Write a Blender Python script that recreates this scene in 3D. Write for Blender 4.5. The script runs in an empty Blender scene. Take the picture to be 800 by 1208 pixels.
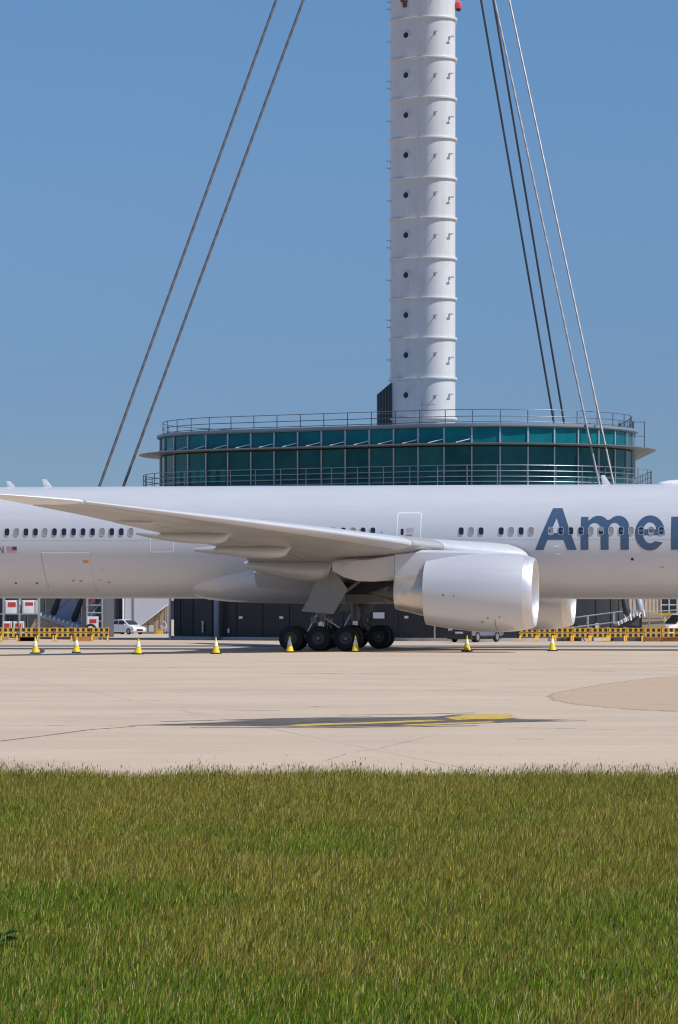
import bpy, bmesh, math, random
import numpy as np
from mathutils import Vector, Matrix
R = math.radians
PI = math.pi
random.seed(7)
rng = np.random.default_rng(11)
S = bpy.context.scene
COL = S.collection

# ------------------------------------------------------------------ camera, sky, sun, exposure
EYE = 2.3
cam = bpy.data.cameras.new('camera')
cam.sensor_fit = 'VERTICAL'
cam.sensor_height = 36.0
cam.sensor_width = 24.0
cam.lens = 119.08
cam.shift_y = 0.0933
cam.clip_start = 0.5
cam.clip_end = 20000
camo = bpy.data.objects.new('camera', cam)
COL.objects.link(camo)
camo.location = (0, 0, EYE)
camo.rotation_euler = (R(90), 0, 0)
S.camera = camo

SUN_AZ, SUN_EL = 62.0, 51.0          # degrees right of "straight behind the camera", elevation
to_sun = Vector((math.sin(R(SUN_AZ)) * math.cos(R(SUN_EL)), -math.cos(R(SUN_AZ)) * math.cos(R(SUN_EL)), math.sin(R(SUN_EL))))
w = bpy.data.worlds.new('World')
S.world = w
w.use_nodes = True
nt = w.node_tree
bg = nt.nodes['Background']
sky = nt.nodes.new('ShaderNodeTexSky')
sky.sky_type = 'NISHITA'
sky.sun_disc = False
sky.sun_elevation = R(SUN_EL)
sky.sun_rotation = R(180 - SUN_AZ)
sky.altitude = 2500
sky.air_density = 1.0
sky.dust_density = 0.4
sky.ozone_density = 3.0
tint = nt.nodes.new('ShaderNodeMix')
tint.data_type = 'RGBA'
tint.blend_type = 'MULTIPLY'
tint.inputs[0].default_value = 1.0
geo = nt.nodes.new('ShaderNodeTexCoord')
sep_ = nt.nodes.new('ShaderNodeSeparateXYZ')
nt.links.new(geo.outputs['Generated'], sep_.inputs[0])
grad = nt.nodes.new('ShaderNodeValToRGB')      # low sky dimmed to dusty blue; dome overhead kept brighter and bluer for ambient fill
el_ = grad.color_ramp.elements
el_[0].position, el_[1].position = 0.0, 0.75
el_[0].color, el_[1].color = (.245, .30, .405, 1), (1.0, 1.05, 1.15, 1)
for p_, c_ in ((.06, (.305, .365, .468)), (.12, (.42, .50, .572)), (.19, (.50, .635, .69))):
    el_.new(p_).color = (*c_, 1)
nt.links.new(sep_.outputs[2], grad.inputs[0])
nt.links.new(grad.outputs[0], tint.inputs[7])
nt.links.new(sky.outputs[0], tint.inputs[6])
nt.links.new(tint.outputs[2], bg.inputs[0])
bg.inputs[1].default_value = 0.15
sl = bpy.data.lights.new('sun', 'SUN')
sl.energy = 4.3
sl.angle = R(0.53)
sl.color = (1.0, 0.955, 0.89)
so = bpy.data.objects.new('sun', sl)
COL.objects.link(so)
so.location = (60, -40, 120)
so.rotation_euler = to_sun.to_track_quat('Z', 'Y').to_euler()
S.view_settings.view_transform = 'Standard'
S.view_settings.look = 'None'
S.view_settings.gamma = 1
S.view_settings.use_curve_mapping = False
S.view_settings.exposure = 0.0
S.cycles.max_bounces = 8
S.cycles.filter_width = 1.15

# ------------------------------------------------------------------ materials
class NT:
    def __init__(s, name):
        s.m = bpy.data.materials.new(name)
        s.m.use_nodes = True
        s.t = s.m.node_tree
        s.b = s.t.nodes['Principled BSDF']
    def n(s, typ, **kw):
        nd = s.t.nodes.new('ShaderNode' + typ)
        for k, v in kw.items():
            setattr(nd, k, v)
        return nd
    def l(s, a, b):
        s.t.links.new(a, b)
    def coord(s, scale=(1, 1, 1), which='Object'):
        tc = s.n('TexCoord')
        mp = s.n('Mapping')
        mp.inputs['Scale'].default_value = scale
        s.l(tc.outputs[which], mp.inputs[0])
        return mp.outputs[0]
    def noise(s, vec, scale, detail=4, rough=0.6):
        nd = s.n('TexNoise')
        nd.inputs['Scale'].default_value = scale
        nd.inputs['Detail'].default_value = detail
        nd.inputs['Roughness'].default_value = rough
        s.l(vec, nd.inputs['Vector'])
        return nd.outputs[0]
    def ramp(s, fac, stops):
        r = s.n('ValToRGB')
        el = r.color_ramp.elements
        while len(el) < len(stops):
            el.new(0.5)
        for e, (p, c) in zip(el, stops):
            e.position = p
            e.color = (c[0], c[1], c[2], 1) if hasattr(c, '__len__') else (c, c, c, 1)
        s.l(fac, r.inputs[0])
        return r.outputs[0]
    def mix(s, fac, a, b, mode='MIX'):
        m = s.n('Mix', data_type='RGBA', blend_type=mode)
        for sock, v in ((m.inputs[0], fac), (m.inputs[6], a), (m.inputs[7], b)):
            if hasattr(v, 'is_output'):
                s.l(v, sock)
            elif hasattr(v, '__len__'):
                sock.default_value = (v[0], v[1], v[2], 1)
            else:
                sock.default_value = v
        return m.outputs[2]
    def math(s, op, a, b=None):
        m = s.n('Math', operation=op)
        for sock, v in ((m.inputs[0], a), (m.inputs[1], b)):
            if v is None:
                continue
            if hasattr(v, 'is_output'):
                s.l(v, sock)
            else:
                sock.default_value = v
        return m.outputs[0]
    def bump(s, h, strength, dist=0.02):
        b = s.n('Bump')
        b.inputs['Strength'].default_value = strength
        b.inputs['Distance'].default_value = dist
        s.l(h, b.inputs['Height'])
        s.l(b.outputs[0], s.b.inputs['Normal'])

def plain(name, c, rough=0.5, metal=0.0, var=0.12, nscale=3.0, coat=0.0, bump=0.0):
    """a base colour broken up by a soft noise, roughness varied as well"""
    t = NT(name)
    v = t.coord()
    nz = t.noise(v, nscale, 5)
    lo = [max(0, x * (1 - var)) for x in c]
    hi = [min(1, x * (1 + var)) for x in c]
    t.l(t.ramp(nz, [(0.3, lo), (0.7, hi)]), t.b.inputs['Base Color'])
    rr = t.ramp(t.noise(v, nscale * 2.3, 3), [(0.25, max(0.03, rough - 0.06)), (0.75, min(1, rough + 0.06))])
    t.l(rr, t.b.inputs['Roughness'])
    t.b.inputs['Metallic'].default_value = metal
    t.b.inputs['Coat Weight'].default_value = coat
    if bump:
        t.bump(nz, bump)
    return t.m

def mica_paint(name, c, seams=True, rough=0.36, metal=0.45):
    t = NT(name)
    v = t.coord()
    big = t.noise(v, 0.35, 4)
    streak = t.noise(t.coord((0.25, 1, 3.0)), 1.2, 5)
    col = t.mix(0.06, c, t.ramp(big, [(0.3, (0.55, 0.55, 0.56)), (0.7, (0.85, 0.86, 0.88))]))
    col = t.mix(0.10, col, t.ramp(streak, [(0.35, [x * 0.72 for x in c]), (0.65, c)]))
    if seams:
        sep = t.n('SeparateXYZ')
        t.l(v, sep.inputs[0])
        cmb = t.n('CombineXYZ')
        t.l(sep.outputs[0], cmb.inputs[0])
        t.l(sep.outputs[2], cmb.inputs[1])
        br = t.n('TexBrick')
        br.inputs['Scale'].default_value = 1.0
        br.inputs['Mortar Size'].default_value = 0.006
        br.inputs['Mortar Smooth'].default_value = 0.3
        br.inputs['Brick Width'].default_value = 5.3
        br.inputs['Row Height'].default_value = 1.55
        br.offset = 0.0
        t.l(cmb.outputs[0], br.inputs['Vector'])
        col = t.mix(t.math('MULTIPLY', br.outputs['Fac'], 0.10), col, [x * 0.45 for x in c])
    t.l(col, t.b.inputs['Base Color'])
    t.b.inputs['Metallic'].default_value = metal
    t.l(t.ramp(streak, [(0.3, rough - 0.05), (0.7, rough + 0.07)]), t.b.inputs['Roughness'])
    t.b.inputs['Coat Weight'].default_value = 0.25
    t.b.inputs['Coat Roughness'].default_value = 0.12
    t.bump(t.noise(t.coord((0.5, 1, 1)), 0.9, 2), 0.05, 0.03)
    return t.m

M = {}
M['skin'] = mica_paint('silver_mica_paint', (0.60, 0.615, 0.64), rough=0.38, metal=.12)
M['wing'] = mica_paint('grey_wing_paint', (0.42, 0.41, 0.40), seams=False, rough=0.42, metal=.2)
M['fairing'] = mica_paint('pale_grey_fairing_paint', (0.50, 0.49, 0.48), seams=False, rough=0.4, metal=.2)
M['nacelle'] = mica_paint('nacelle_paint', (0.62, 0.63, 0.65), seams=False, rough=0.34, metal=.2)
M['lip'] = plain('polished_aluminium', (0.74, 0.735, 0.73), 0.42, 0.6, 0.04)
M['slat'] = plain('bare_slat_metal', (0.62, 0.635, 0.66), 0.42, 0.35, 0.02, 0.5)
M['nozzle'] = plain('heat_tinted_nozzle_metal', (0.62, 0.59, 0.55), 0.34, 0.7, 0.10)
M['plug'] = plain('dark_exhaust_metal', (0.10, 0.09, 0.085), 0.5, 0.6)  # evenly dark metal of the exhaust plug
M['geargrey'] = plain('gear_grey_paint', (0.20, 0.205, 0.21), 0.45, 0.2)
M['doorgrey'] = plain('gear_door_grey', (0.34, 0.345, 0.34), 0.45, 0.1, 0.06, 1.5)
M['steel'] = plain('chromed_steel', (0.7, 0.7, 0.7), 0.22, 0.9)
M['tyre'] = plain('tyre_rubber', (0.022, 0.022, 0.023), 0.8, 0, 0.25, 6)
M['hub'] = plain('wheel_hub_grey', (0.10, 0.10, 0.105), 0.5, 0.4)
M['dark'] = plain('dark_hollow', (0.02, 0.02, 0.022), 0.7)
M['white'] = plain('white_paint', (0.80, 0.80, 0.79), 0.4, 0, 0.05)
M['outline'] = plain('white_door_outline', (0.85, 0.85, 0.85), 0.4, 0, 0.03)
M['letter'] = plain('slate_blue_lettering', (0.062, 0.115, 0.20), 0.35, 0.1, 0.08)
M['pane_dark'] = plain('dark_cabin_pane', (0.018, 0.025, 0.04), 0.08, 0, 0.2)
M['pane_shade'] = plain('cabin_pane_shade_down', (0.27, 0.265, 0.26), 0.25, 0, 0.1)
M['wframe'] = plain('cabin_window_frame', (0.50, 0.50, 0.51), 0.4, 0.3, 0.05)
M['red'] = plain('red_paint', (0.5, 0.05, 0.04), 0.5)
M['flagblue'] = plain('flag_blue', (0.03, 0.05, 0.2), 0.5)
M['orange'] = plain('orange_glint_and_ballast', (0.7, 0.3, 0.12), 0.5)
M['yellow'] = plain('yellow_paint', (0.76, 0.42, 0.03), 0.5, 0, 0.1)
M['yellowcone'] = plain('yellow_cone_plastic', (0.80, 0.60, 0.02), 0.45, 0, 0.12, 8)
M['conesleeve'] = plain('white_cone_sleeve', (0.78, 0.77, 0.76), 0.4, 0, 0.1, 8)
M['blackrub'] = plain('black_rubber', (0.03, 0.03, 0.03), 0.75)
M['charcoal'] = plain('charcoal_cladding', (0.022, 0.024, 0.028), 0.5, 0.1, 0.2)
M['pillar'] = plain('blue_grey_pillar', (0.16, 0.21, 0.28), 0.5)
M['concrete'] = plain('pale_concrete', (0.45, 0.43, 0.40), 0.85, 0, 0.15, 1.2, bump=0.2)
M['tan'] = plain('tan_panel', (0.42, 0.33, 0.22), 0.6, 0, 0.12)
M['cream'] = plain('cream_wall', (0.55, 0.50, 0.41), 0.7, 0, 0.1)
M['bluegrey'] = plain('blue_grey_panel', (0.40, 0.43, 0.50), 0.5, 0.1, 0.08)
M['palewall'] = plain('pale_lilac_grey_cladding', (0.50, 0.51, 0.56), 0.55, 0, 0.06)
M['darkgrey'] = plain('dark_grey_cladding', (0.075, 0.08, 0.088), 0.6, 0, 0.15)
M['galv'] = plain('galvanised_pipe', (0.48, 0.50, 0.52), 0.4, 0.6, 0.1, 6)
M['brownlouvre'] = plain('dark_brown_louvre', (0.04, 0.032, 0.028), 0.6)
M['carwhite'] = plain('white_car_paint', (0.80, 0.80, 0.80), 0.25, 0, 0.03, coat=0.6)
M['carblue'] = plain('blue_grey_car_paint', (0.16, 0.22, 0.31), 0.3, 0.3, 0.05, coat=0.6)
M['carglass'] = plain('car_glass', (0.03, 0.035, 0.04), 0.06, 0, 0.1)
M['bumper'] = plain('black_bumper_plastic', (0.03, 0.03, 0.033), 0.6)
M['rail'] = plain('painted_steel_rail', (0.24, 0.28, 0.31), 0.4, 0.5, 0.08)
M['raildark'] = plain('dark_steel_rail', (0.12, 0.15, 0.19), 0.45, 0.4, 0.08)
M['alloy'] = plain('grey_alloy', (0.35, 0.35, 0.36), 0.4, 0.5)
M['mullion'] = plain('grey_mullion', (0.42, 0.47, 0.50), 0.4, 0.4, 0.05)
M['roofedge'] = plain('grey_roof_edge', (0.24, 0.28, 0.32), 0.5, 0.2, 0.06)
M['beacon'] = plain('red_beacon_lens', (0.75, 0.10, 0.10), 0.3)
M['rust'] = plain('rusty_steel', (0.15, 0.075, 0.045), 0.7)

def mast_mat():
    t = NT('white_mast_paint')
    v = t.coord((1.6, 1.6, 0.12))
    st = t.noise(v, 1.5, 6, 0.65)
    col = t.ramp(st, [(0.28, (0.57, 0.57, 0.56)), (0.5, (0.65, 0.65, 0.65)), (0.8, (0.68, 0.68, 0.68))])
    spots = t.noise(t.coord(), 0.8, 5)
    col = t.mix(0.12, col, t.ramp(spots, [(0.35, (0.45, 0.42, 0.38)), (0.6, (0.8, 0.8, 0.8))]))
    t.l(col, t.b.inputs['Base Color'])
    t.b.inputs['Roughness'].default_value = 0.42
    t.bump(t.noise(t.coord((1, 1, 0.4)), 0.8, 3), 0.12, 0.05)
    return t.m
M['mast'] = mast_mat()

def glass_mat(name, c1, c2, rough):
    t = NT(name)
    oi = t.n('ObjectInfo')
    col = t.mix(oi.outputs['Random'], c1, c2)
    big = t.noise(t.coord(), 0.7, 3)
    col = t.mix(0.25, col, t.ramp(big, [(0.4, [x * 0.5 for x in c1]), (0.65, [x * 1.3 for x in c2])]))
    t.l(col, t.b.inputs['Base Color'])
    t.b.inputs['Roughness'].default_value = rough
    t.b.inputs['IOR'].default_value = 1.52
    t.b.inputs['Specular Tint'].default_value = (0.30, 0.80, 0.85, 1)
    t.bump(t.noise(t.coord(), 0.5, 2), 0.02, 0.02)
    return t.m
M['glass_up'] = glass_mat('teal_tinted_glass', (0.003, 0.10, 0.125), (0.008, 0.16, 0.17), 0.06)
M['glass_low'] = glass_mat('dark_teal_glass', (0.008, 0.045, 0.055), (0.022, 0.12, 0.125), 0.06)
M['glass_lit'] = glass_mat('painted_daylight_teal', (0.01, 0.19, 0.17), (0.015, 0.22, 0.2), 0.1)  # opaque teal with the light of the far windows painted in

def cable_mat(name, c):
    t = NT(name)
    tc = t.n('TexCoord')
    wv = t.n('TexWave', wave_type='BANDS', bands_direction='DIAGONAL')
    wv.inputs['Scale'].default_value = 0.55
    wv.inputs['Distortion'].default_value = 1.5
    t.l(tc.outputs['Object'], wv.inputs['Vector'])
    t.l(t.ramp(wv.outputs[1], [(0.2, [x * 0.78 for x in c]), (0.7, c)]), t.b.inputs['Base Color'])
    t.b.inputs['Metallic'].default_value = 0.3
    t.b.inputs['Roughness'].default_value = 0.45
    return t.m
M['cable'] = cable_mat('weathered_strand_cable', (0.22, 0.21, 0.22))
M['cable_pale'] = cable_mat('sunlit_toned_cable', (0.42, 0.40, 0.40))  # brighter copy: sunlight on the front stays put into the colour
M['cable_dark'] = cable_mat('shade_toned_cable', (0.055, 0.07, 0.10))  # darker copy: shade on the rear stays put into the colour

def checker_mat():
    t = NT('yellow_and_black_chequer')
    tc = t.n('TexCoord')
    sp = t.n('SeparateXYZ')
    t.l(tc.outputs['Object'], sp.inputs[0])
    fx = t.math('FRACT', t.math('MULTIPLY', sp.outputs[0], 1 / 0.36))
    a = t.math('LESS_THAN', fx, 0.56)
    z = sp.outputs[2]
    rows = None
    for lo, hi in ((0.33, 0.54), (0.67, 0.89)):
        r = t.math('MULTIPLY', t.math('GREATER_THAN', z, lo), t.math('LESS_THAN', z, hi))
        rows = r if rows is None else t.math('ADD', rows, r)
    k = t.math('MULTIPLY', a, rows)
    nz = t.noise(t.coord(), 5, 4)
    yel = t.ramp(nz, [(0.3, (0.58, 0.32, 0.03)), (0.7, (0.80, 0.48, 0.05))])
    t.l(t.mix(k, yel, (0.025, 0.022, 0.02)), t.b.inputs['Base Color'])
    t.b.inputs['Roughness'].default_value = 0.55
    return t.m
M['checker'] = checker_mat()

def apron_mat(name, c, dark=0.62):
    t = NT(name)
    v = t.coord()
    long_ = t.noise(t.coord((0.012, 0.09, 1)), 1.0, 6, 0.65)
    mid = t.noise(t.coord((0.15, 0.25, 1)), 1.0, 6, 0.7)
    fine = t.noise(v, 9, 6, 0.75)
    speck = t.noise(v, 45, 3, 0.8)
    col = t.ramp(long_, [(0.30, [x * 0.80 for x in c]), (0.48, c), (0.70, [min(1, x * 1.12) for x in c])])
    col = t.mix(0.52, col, t.ramp(mid, [(0.32, [x * dark for x in c]), (0.62, [x * 1.08 for x in c])]))
    col = t.mix(0.30, col, t.ramp(fine, [(0.35, [x * 0.6 for x in c]), (0.6, [x * 1.12 for x in c])]))
    col = t.mix(0.15, col, t.ramp(speck, [(0.3, [x * 0.4 for x in c]), (0.6, [x * 1.2 for x in c])]))
    # long slab joints, filled with dark sealant and partly worn away
    br = t.n('TexBrick')
    br.offset = 0.0
    br.inputs['Scale'].default_value = 1.0
    br.inputs['Brick Width'].default_value = 11.0
    br.inputs['Row Height'].default_value = 11.0
    br.inputs['Mortar Size'].default_value = 0.02
    mp = t.n('Mapping')
    mp.inputs['Rotation'].default_value = (0, 0, R(-11))
    tc = t.n('TexCoord')
    t.l(tc.outputs['Object'], mp.inputs[0])
    t.l(mp.outputs[0], br.inputs['Vector'])
    worn = t.ramp(mid, [(0.4, 0.0), (0.55, 0.7)])
    col = t.mix(t.math('MULTIPLY', br.outputs['Fac'], worn), col, [x * 0.3 for x in c])
    t.l(col, t.b.inputs['Base Color'])
    t.b.inputs['Roughness'].default_value = 0.9
    t.b.inputs['Specular IOR Level'].default_value = 0.25
    t.bump(fine, 0.25, 0.01)
    return t.m
M['apron'] = apron_mat('sunbleached_apron_concrete', (0.57, 0.45, 0.335))
M['road'] = apron_mat('grey_service_road_asphalt', (0.20, 0.185, 0.17))

def worn_paint(name, c, c2, amount=0.45, scale=(0.6, 1.4, 1), soft=0.10):
    """paint or tar film that is worn through to the slab: transparent where a noise, weighed by the film's own edge fade, runs out"""
    t = NT(name)
    n = t.noise(t.coord(scale), 3, 6, 0.75)
    n2 = t.noise(t.coord((1.5, 3, 1)), 4, 5, 0.8)
    t.l(t.ramp(n2, [(0.35, c2), (0.6, c)]), t.b.inputs['Base Color'])
    t.b.inputs['Roughness'].default_value = 0.85
    at = t.n('Attribute', attribute_name='film')
    k = t.math('ADD', t.math('MULTIPLY', at.outputs['Fac'], 0.5), t.math('SUBTRACT', t.math('MULTIPLY', n, 1.8), 0.9 + amount * .5))
    fac = t.ramp(k, [(0.02, 0.0), (0.02 + soft, 1.0)])
    tr = t.n('BsdfTransparent')
    mx = t.n('MixShader')
    t.l(fac, mx.inputs[0])
    t.l(tr.outputs[0], mx.inputs[1])
    t.l(t.b.outputs[0], mx.inputs[2])
    t.l(mx.outputs[0], t.t.nodes['Material Output'].inputs[0])
    return t.m
M['paint_yellow'] = worn_paint('worn_yellow_marking', (0.66, 0.45, 0.07), (0.46, 0.31, 0.08), 0.42, soft=.2)
M['paint_white'] = worn_paint('worn_white_marking', (0.66, 0.62, 0.56), (0.56, 0.50, 0.43), 0.9, soft=.25)
M['tar'] = worn_paint('dark_tar_marking', (0.075, 0.07, 0.068), (0.17, 0.145, 0.12), 0.34, (0.22, 1.6, 1), .3)
M['tar_faint'] = worn_paint('faint_tar_streak', (0.22, 0.17, 0.13), (0.30, 0.24, 0.185), 0.72, (0.5, 1.5, 1), .4)
M['patch_film'] = worn_paint('brown_taxiway_shoulder', (0.52, 0.38, 0.25), (0.44, 0.32, 0.21), 0.15, (.2, .5, 1), .2)

def soil_mat():
    t = NT('grass_thatch_soil')
    n = t.noise(t.coord(), 6, 6, 0.7)
    t.l(t.ramp(n, [(0.3, (0.04, 0.055, 0.012)), (0.7, (0.10, 0.105, 0.025))]), t.b.inputs['Base Color'])
    t.b.inputs['Roughness'].default_value = 0.95
    return t.m
M['soil'] = soil_mat()

def grass_mat():
    t = NT('grass_blades')
    at = t.n('Attribute', attribute_name='col')
    t.l(at.outputs[0], t.b.inputs['Base Color'])
    t.b.inputs['Roughness'].default_value = 0.7
    t.b.inputs['Specular IOR Level'].default_value = 0.12
    tr = t.n('BsdfTranslucent')
    t.l(t.mix(1.0, at.outputs[0], (1.3, 1.25, 0.5), 'MULTIPLY'), tr.inputs[0])
    mx = t.n('MixShader')
    mx.inputs[0].default_value = 0.35
    t.l(t.b.outputs[0], mx.inputs[1])
    t.l(tr.outputs[0], mx.inputs[2])
    t.l(mx.outputs[0], t.t.nodes['Material Output'].inputs[0])
    return t.m
M['grass'] = grass_mat()
M['weedleaf'] = plain('dark_weed_leaf', (0.05, 0.10, 0.025), 0.8, 0, 0.2, 20)

# ------------------------------------------------------------------ mesh helpers
class MB:
    """collects shapes and links them as ONE mesh object"""
    def __init__(s):
        s.v = []
        s.f = []
    def add(s, vs, fs):
        o = len(s.v)
        s.v += [tuple(p) for p in vs]
        s.f += [tuple(i + o for i in f) for f in fs]
        return s
    def box(s, c, d, rot=None):
        x, y, z = d[0] / 2, d[1] / 2, d[2] / 2
        vs = [Vector(p) for p in ((-x, -y, -z), (x, -y, -z), (x, y, -z), (-x, y, -z), (-x, -y, z), (x, -y, z), (x, y, z), (-x, y, z))]
        if rot is not None:
            vs = [rot @ p for p in vs]
        vs = [p + Vector(c) for p in vs]
        return s.add(vs, [(3, 2, 1, 0), (4, 5, 6, 7), (0, 1, 5, 4), (1, 2, 6, 5), (2, 3, 7, 6), (3, 0, 4, 7)])
    def bx(s, x0, x1, y0, y1, z0, z1):
        return s.box(((x0 + x1) / 2, (y0 + y1) / 2, (z0 + z1) / 2), (abs(x1 - x0), abs(y1 - y0), abs(z1 - z0)))
    def tube(s, pts, r, n=8, closed=False, cap=True):
        pts = [Vector(p) for p in pts]
        m = len(pts)
        rr = r if hasattr(r, '__len__') else [r] * m
        rings = []
        for i, p in enumerate(pts):
            a = pts[i - 1] if (i or closed) else p
            b = pts[(i + 1) % m] if (i < m - 1 or closed) else p
            d = (b - a).normalized()
            up = Vector((0, 0, 1)) if abs(d.z) < 0.95 else Vector((1, 0, 0))
            e1 = d.cross(up).normalized()
            e2 = e1.cross(d).normalized()
            rings.append([p + (e1 * math.cos(2 * PI * k / n) + e2 * math.sin(2 * PI * k / n)) * rr[i] for k in range(n)])
        s.loft(rings, closed, cap and not closed)
        return s
    def loft(s, rings, closed=False, cap=True):
        n = len(rings[0])
        m = len(rings)
        vs = [p for r in rings for p in r]
        fs = []
        for i in range(m if closed else m - 1):
            j = (i + 1) % m
            for k in range(n):
                q = (k + 1) % n
                fs.append((i * n + k, i * n + q, j * n + q, j * n + k))
        if cap:
            fs.append(tuple(range(n - 1, -1, -1)))
            fs.append(tuple((m - 1) * n + k for k in range(n)))
        return s.add(vs, fs)
    def lathe(s, prof, o, axis='x', n=48, cap=False):
        """prof: (distance along axis, radius)"""
        rings = []
        for a, r in prof:
            ring = []
            for k in range(n):
                c, d = math.cos(2 * PI * k / n) * r, math.sin(2 * PI * k / n) * r
                p = {'x': (a, c, d), 'y': (d, a, c), 'z': (c, d, a)}[axis]
                ring.append((p[0] + o[0], p[1] + o[1], p[2] + o[2]))
            rings.append(ring)
        return s.loft(rings, cap=cap)
    def prism(s, poly, ext):
        """poly: 3D points, extruded by vector ext"""
        n = len(poly)
        a = [Vector(p) for p in poly]
        b = [p + Vector(ext) for p in a]
        fs = [tuple(range(n - 1, -1, -1)), tuple(range(n, 2 * n))]
        for k in range(n):
            q = (k + 1) % n
            fs.append((k, q, n + q, n + k))
        return s.add(a + b, fs)
    def flat(s, poly, z):
        return s.add([(p[0], p[1], z) for p in poly], [tuple(range(len(poly)))])
    def build(s, name, mat, parent=None, smooth=35, bevel=0.0, mats=None):
        me = bpy.data.meshes.new(name)
        me.from_pydata(s.v, [], s.f)
        bm = bmesh.new()
        bm.from_mesh(me)
        bmesh.ops.recalc_face_normals(bm, faces=bm.faces)
        if bevel:
            es = [e for e in bm.edges if len(e.link_faces) == 2 and e.calc_face_angle(0) > R(40)]
            bmesh.ops.bevel(bm, geom=es, offset=bevel, segments=2, affect='EDGES', profile=0.6)
        bm.to_mesh(me)
        bm.free()
        return link(name, me, mat, parent, smooth)

def link(name, me, mat, parent=None, smooth=35):
    me.materials.append(M[mat] if isinstance(mat, str) else mat)
    if smooth:
        me.polygons.foreach_set('use_smooth', [True] * len(me.polygons))
        me.set_sharp_from_angle(angle=R(smooth))
    o = bpy.data.objects.new(name, me)
    COL.objects.link(o)
    if parent is not None:
        o.parent = parent
    return o

def tag(o, label, cat, group=None):
    o['label'] = label
    o['category'] = cat
    if group:
        o['group'] = group
    return o

def thing(name, label, cat, loc=(0, 0, 0), rz=0.0, group=None):
    o = bpy.data.objects.new(name, None)
    COL.objects.link(o)
    o.location = loc
    o.rotation_euler = (0, 0, rz)
    return tag(o, label, cat, group)

def copy_tree(o, parent=None):
    c = o.copy()
    COL.objects.link(c)
    c.parent = parent
    for ch in list(o.children):
        copy_tree(ch, c)
    return c

def struct(o):
    o['kind'] = 'structure'
    return o

FPX, YH = 3996.0, 716.7              # focal length and horizon row of the photograph, used to turn measurements into metres
def wx(px, Y): return (px - 400) * Y / FPX
def wz(py, Y): return EYE + (YH - py) * Y / FPX
def gy(py): return FPX * EYE / (py - YH)

# ------------------------------------------------------------------ ground
GRASS_EDGE = 44.7
m = MB()
xs = [-4000, -400, -60, 60, 400, 4000]
ys = [GRASS_EDGE, 120, 250, 345, 500, 9000]
zs = [0, 0, 0, -0.4, -0.9, -0.9]
vs = [(x, y, z) for y, z in zip(ys, zs) for x in xs]
fs = [(j * 6 + i, j * 6 + i + 1, (j + 1) * 6 + i + 1, (j + 1) * 6 + i) for j in range(5) for i in range(5)]
m.add(vs, fs)
struct(m.build('apron', 'apron', smooth=0))
struct(MB().flat([(-4000, -600), (4000, -600), (4000, GRASS_EDGE), (-4000, GRASS_EDGE)], 0.0).build('ground', 'soil', smooth=0))

def gp(px, py):
    Y = gy(py)
    return (wx(px, Y), Y)
def film(o, vals):
    a_ = o.data.attributes.new('film', 'FLOAT', 'POINT')
    a_.data.foreach_set('value', vals)
    return o
def marking(name, pts, mat, z, inner=.82):
    """a painted film on the slab; it thins out towards its outline"""
    P = [gp(*p) for p in pts]
    n_ = len(P)
    cx, cy = sum(p[0] for p in P) / n_, sum(p[1] for p in P) / n_
    vs_ = [(cx + (p[0] - cx) * k, cy + (p[1] - cy) * k, z) for k in (1.03, inner) for p in P]
    fs_ = [(i, (i + 1) % n_, n_ + (i + 1) % n_, n_ + i) for i in range(n_)] + [tuple(range(n_, 2 * n_))]
    return struct(film(MB().add(vs_, fs_).build(name, mat, smooth=0), [0.0] * n_ + [1.0] * n_))
# brown shoulder at the right: blunt tongue that widens away to the right
tongue = [(649, 822), (655, 818.5), (670, 815), (690, 811.5), (715, 807), (745, 803), (780, 799), (840, 795), (1000, 790), (1400, 786),
          (1700, 846), (1000, 843), (860, 841), (790, 838.5), (740, 836.5), (705, 833.5), (675, 829.5), (655, 825.5)]
marking('taxiway_shoulder', tongue, 'patch_film', 0.004, .985)
m = MB()
edge = tongue[:9]
for (a, b) in zip(edge, edge[1:]):
    if random.random() < 0.75:
        p, q = gp(*a), gp(*b)
        m.flat([(p[0], p[1] - .12), (q[0], q[1] - .12), (q[0], q[1] + .12), (p[0], p[1] + .12)], 0.008)
edge2 = tongue[12:]
for (a, b) in zip(edge2, edge2[1:]):
    if random.random() < 0.5:
        p, q = gp(*a), gp(*b)
        m.flat([(p[0], p[1] - .06), (q[0], q[1] - .06), (q[0], q[1] + .06), (p[0], p[1] + .06)], 0.008)
o = m.build('shoulder_edge_joint', 'tar_faint', smooth=0)
struct(film(o, [.9] * len(o.data.vertices)))
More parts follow.
